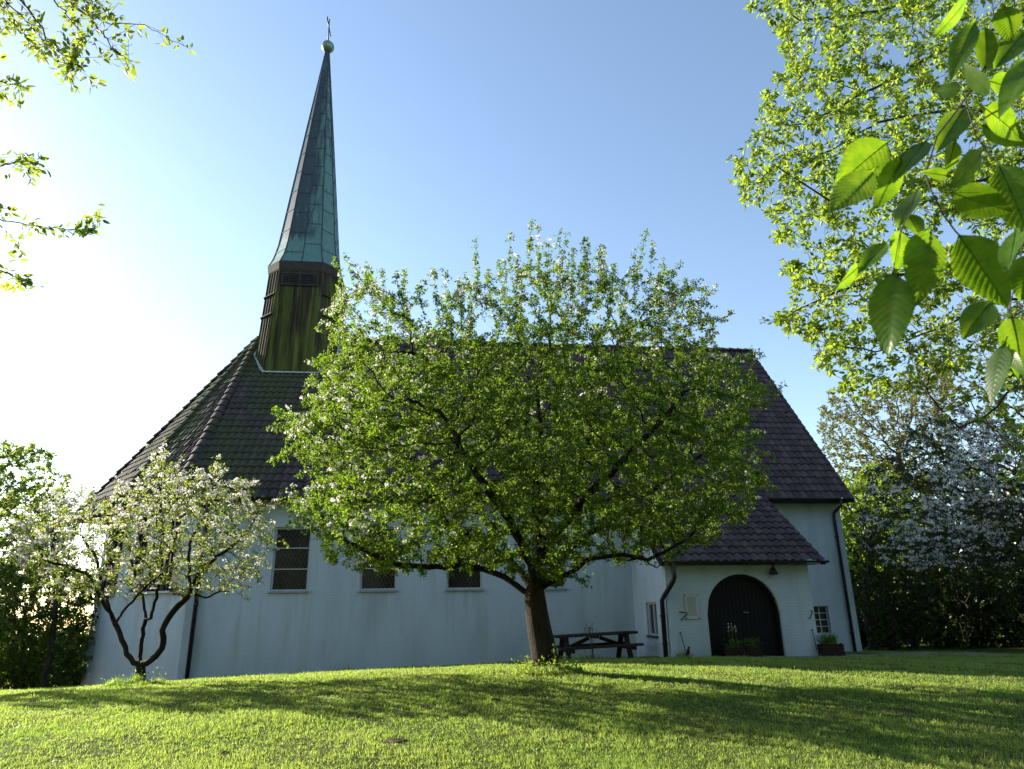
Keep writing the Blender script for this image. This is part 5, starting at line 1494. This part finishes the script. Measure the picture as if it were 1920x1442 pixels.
def planter(label, cx, cy, w, d, hgt, kind, group=None):
    z = gz1(cx, cy) - .01
    root = tag(empty('planter', (cx, cy, z)), label, 'planter', group)
    mb = MB(); ns = 4; sh = hgt / ns
    for k in range(ns):
        a, b = z + k * sh, z + (k + 1) * sh - .008
        mb.box(cx - w / 2, cx + w / 2, cy - d / 2, cy - d / 2 + .025, a, b); mb.box(cx - w / 2, cx + w / 2, cy + d / 2 - .025, cy + d / 2, a, b)
        mb.box(cx - w / 2, cx - w / 2 + .025, cy - d / 2 + .026, cy + d / 2 - .026, a, b); mb.box(cx + w / 2 - .025, cx + w / 2, cy - d / 2 + .026, cy + d / 2 - .026, a, b)
    for sx in (-1, 1):
        for sy in (-1, 1): mb.box(cx + sx * (w / 2 - .05) - .02, cx + sx * (w / 2 - .05) + .02, cy + sy * (d / 2 - .046) - .02, cy + sy * (d / 2 - .046) + .02, z, z + hgt + .02)
    mb.build('box', M['crate'], root)
    s_ = MB(); s_.box(cx - w / 2 + .026, cx + w / 2 - .026, cy - d / 2 + .026, cy + d / 2 - .026, z + hgt * .5, z + hgt * .88); s_.build('soil', M['soil'], root)
    zt2 = z + hgt * .88
    if kind == 'iris':
        n = 90; b0 = np.stack([cx + rng.uniform(-.5, .5, n) * w * .8, cy + rng.uniform(-.5, .5, n) * d * .7, np.full(n, zt2)], 1)
        D = unit(np.stack([rng.normal(0, .38, n), rng.normal(0, .3, n), np.ones(n)], 1)); leaf_mesh('plant', b0, D, randdir(n), rng.uniform(.2, .38, n), rng.uniform(.015, .028, n), M['wood_leaf'], root, .1, .35)
    else:
        n = 260; P = np.stack([cx + rng.normal(0, w * .25, n), cy + rng.normal(0, d * .2, n), zt2 + rng.random(n) ** 1.4 * .22], 1); D = unit(randdir(n) + (0, 0, .5))
        leaf_mesh('plant', P, D, leaf_normals(D, .8), rng.uniform(.04, .08, n), rng.uniform(.02, .035, n), M['wood_leaf'], root)
        if kind == 'tall':
            st_ = MB(); fl_ = []
            for k in range(3):
                x = cx - w * .3 + k * w * .22; tz_ = zt2 + rng.uniform(.42, .62); st_.tube([(x, cy, zt2), (x + .01, cy, tz_)], .004, 5); fl_.append((x + .01, cy, tz_))
            st_.build('flower_stalk', M['weed'], root, True)
            FP = np.repeat(np.array(fl_), 7, axis=0) + rng.normal(0, .03, (21, 3)) * np.array([.6, .6, 2.2]); flower_mesh('flower', FP, randdir(21), .04, M['white_flower'], root)
    return root
planter('wooden planter before the door with tall pale flowers, left of the pair', 7.84, 18.62, .42, .40, .27, 'tall')
planter('wooden planter before the door with only low green plants, right of the pair', 8.30, 18.66, .42, .40, .27, 'low')
planter('dark wooden planter with sword shaped leaves at the right corner of the porch', 10.62, 18.95, .62, .42, .34, 'iris')

bv_ = 16.3
bx, by = at(1291, 1240, bv_)[:2]; z = gz1(bx, by) + .03
bird = tag(empty('bird', (bx, by, z)), 'small black bird standing upright in the shaded grass before the porch', 'bird')
me = bpy.data.meshes.new('body'); bm = bmesh.new()
prof_b = [((-.10, .05), .006), ((-.06, .065), .016), ((-.03, .085), .034), ((.0, .105), .042), ((.025, .135), .036), ((.035, .165), .022), ((.042, .185), .026), ((.052, .197), .022), ((.066, .197), .010), ((.090, .193), .003)]
rings = []
for (x, zz), rr in prof_b:
    rings.append([(bx + x * .8 - rr * .8 * math.cos(2 * math.pi * k / 12), by + rr * 1.2 * math.sin(2 * math.pi * k / 12), z + zz * 1.2 + rr * .8 * math.cos(2 * math.pi * k / 12)) for k in range(12)])
bm.free(); bb = MB(); bb.loft(rings)
bb.build('body', M['bird'], bird, True)
for sg in (-1, 1):
    lg = MB(); lg.tube([(bx, by + sg * .015, z - .03), (bx + .003, by + sg * .016, z + .07)], .0035, 5); lg.tube([(bx - .012, by + sg * .016, z - .01), (bx + .02, by + sg * .016, z - .01)], .0025, 5); lg.build('leg', M['twig'], bird)
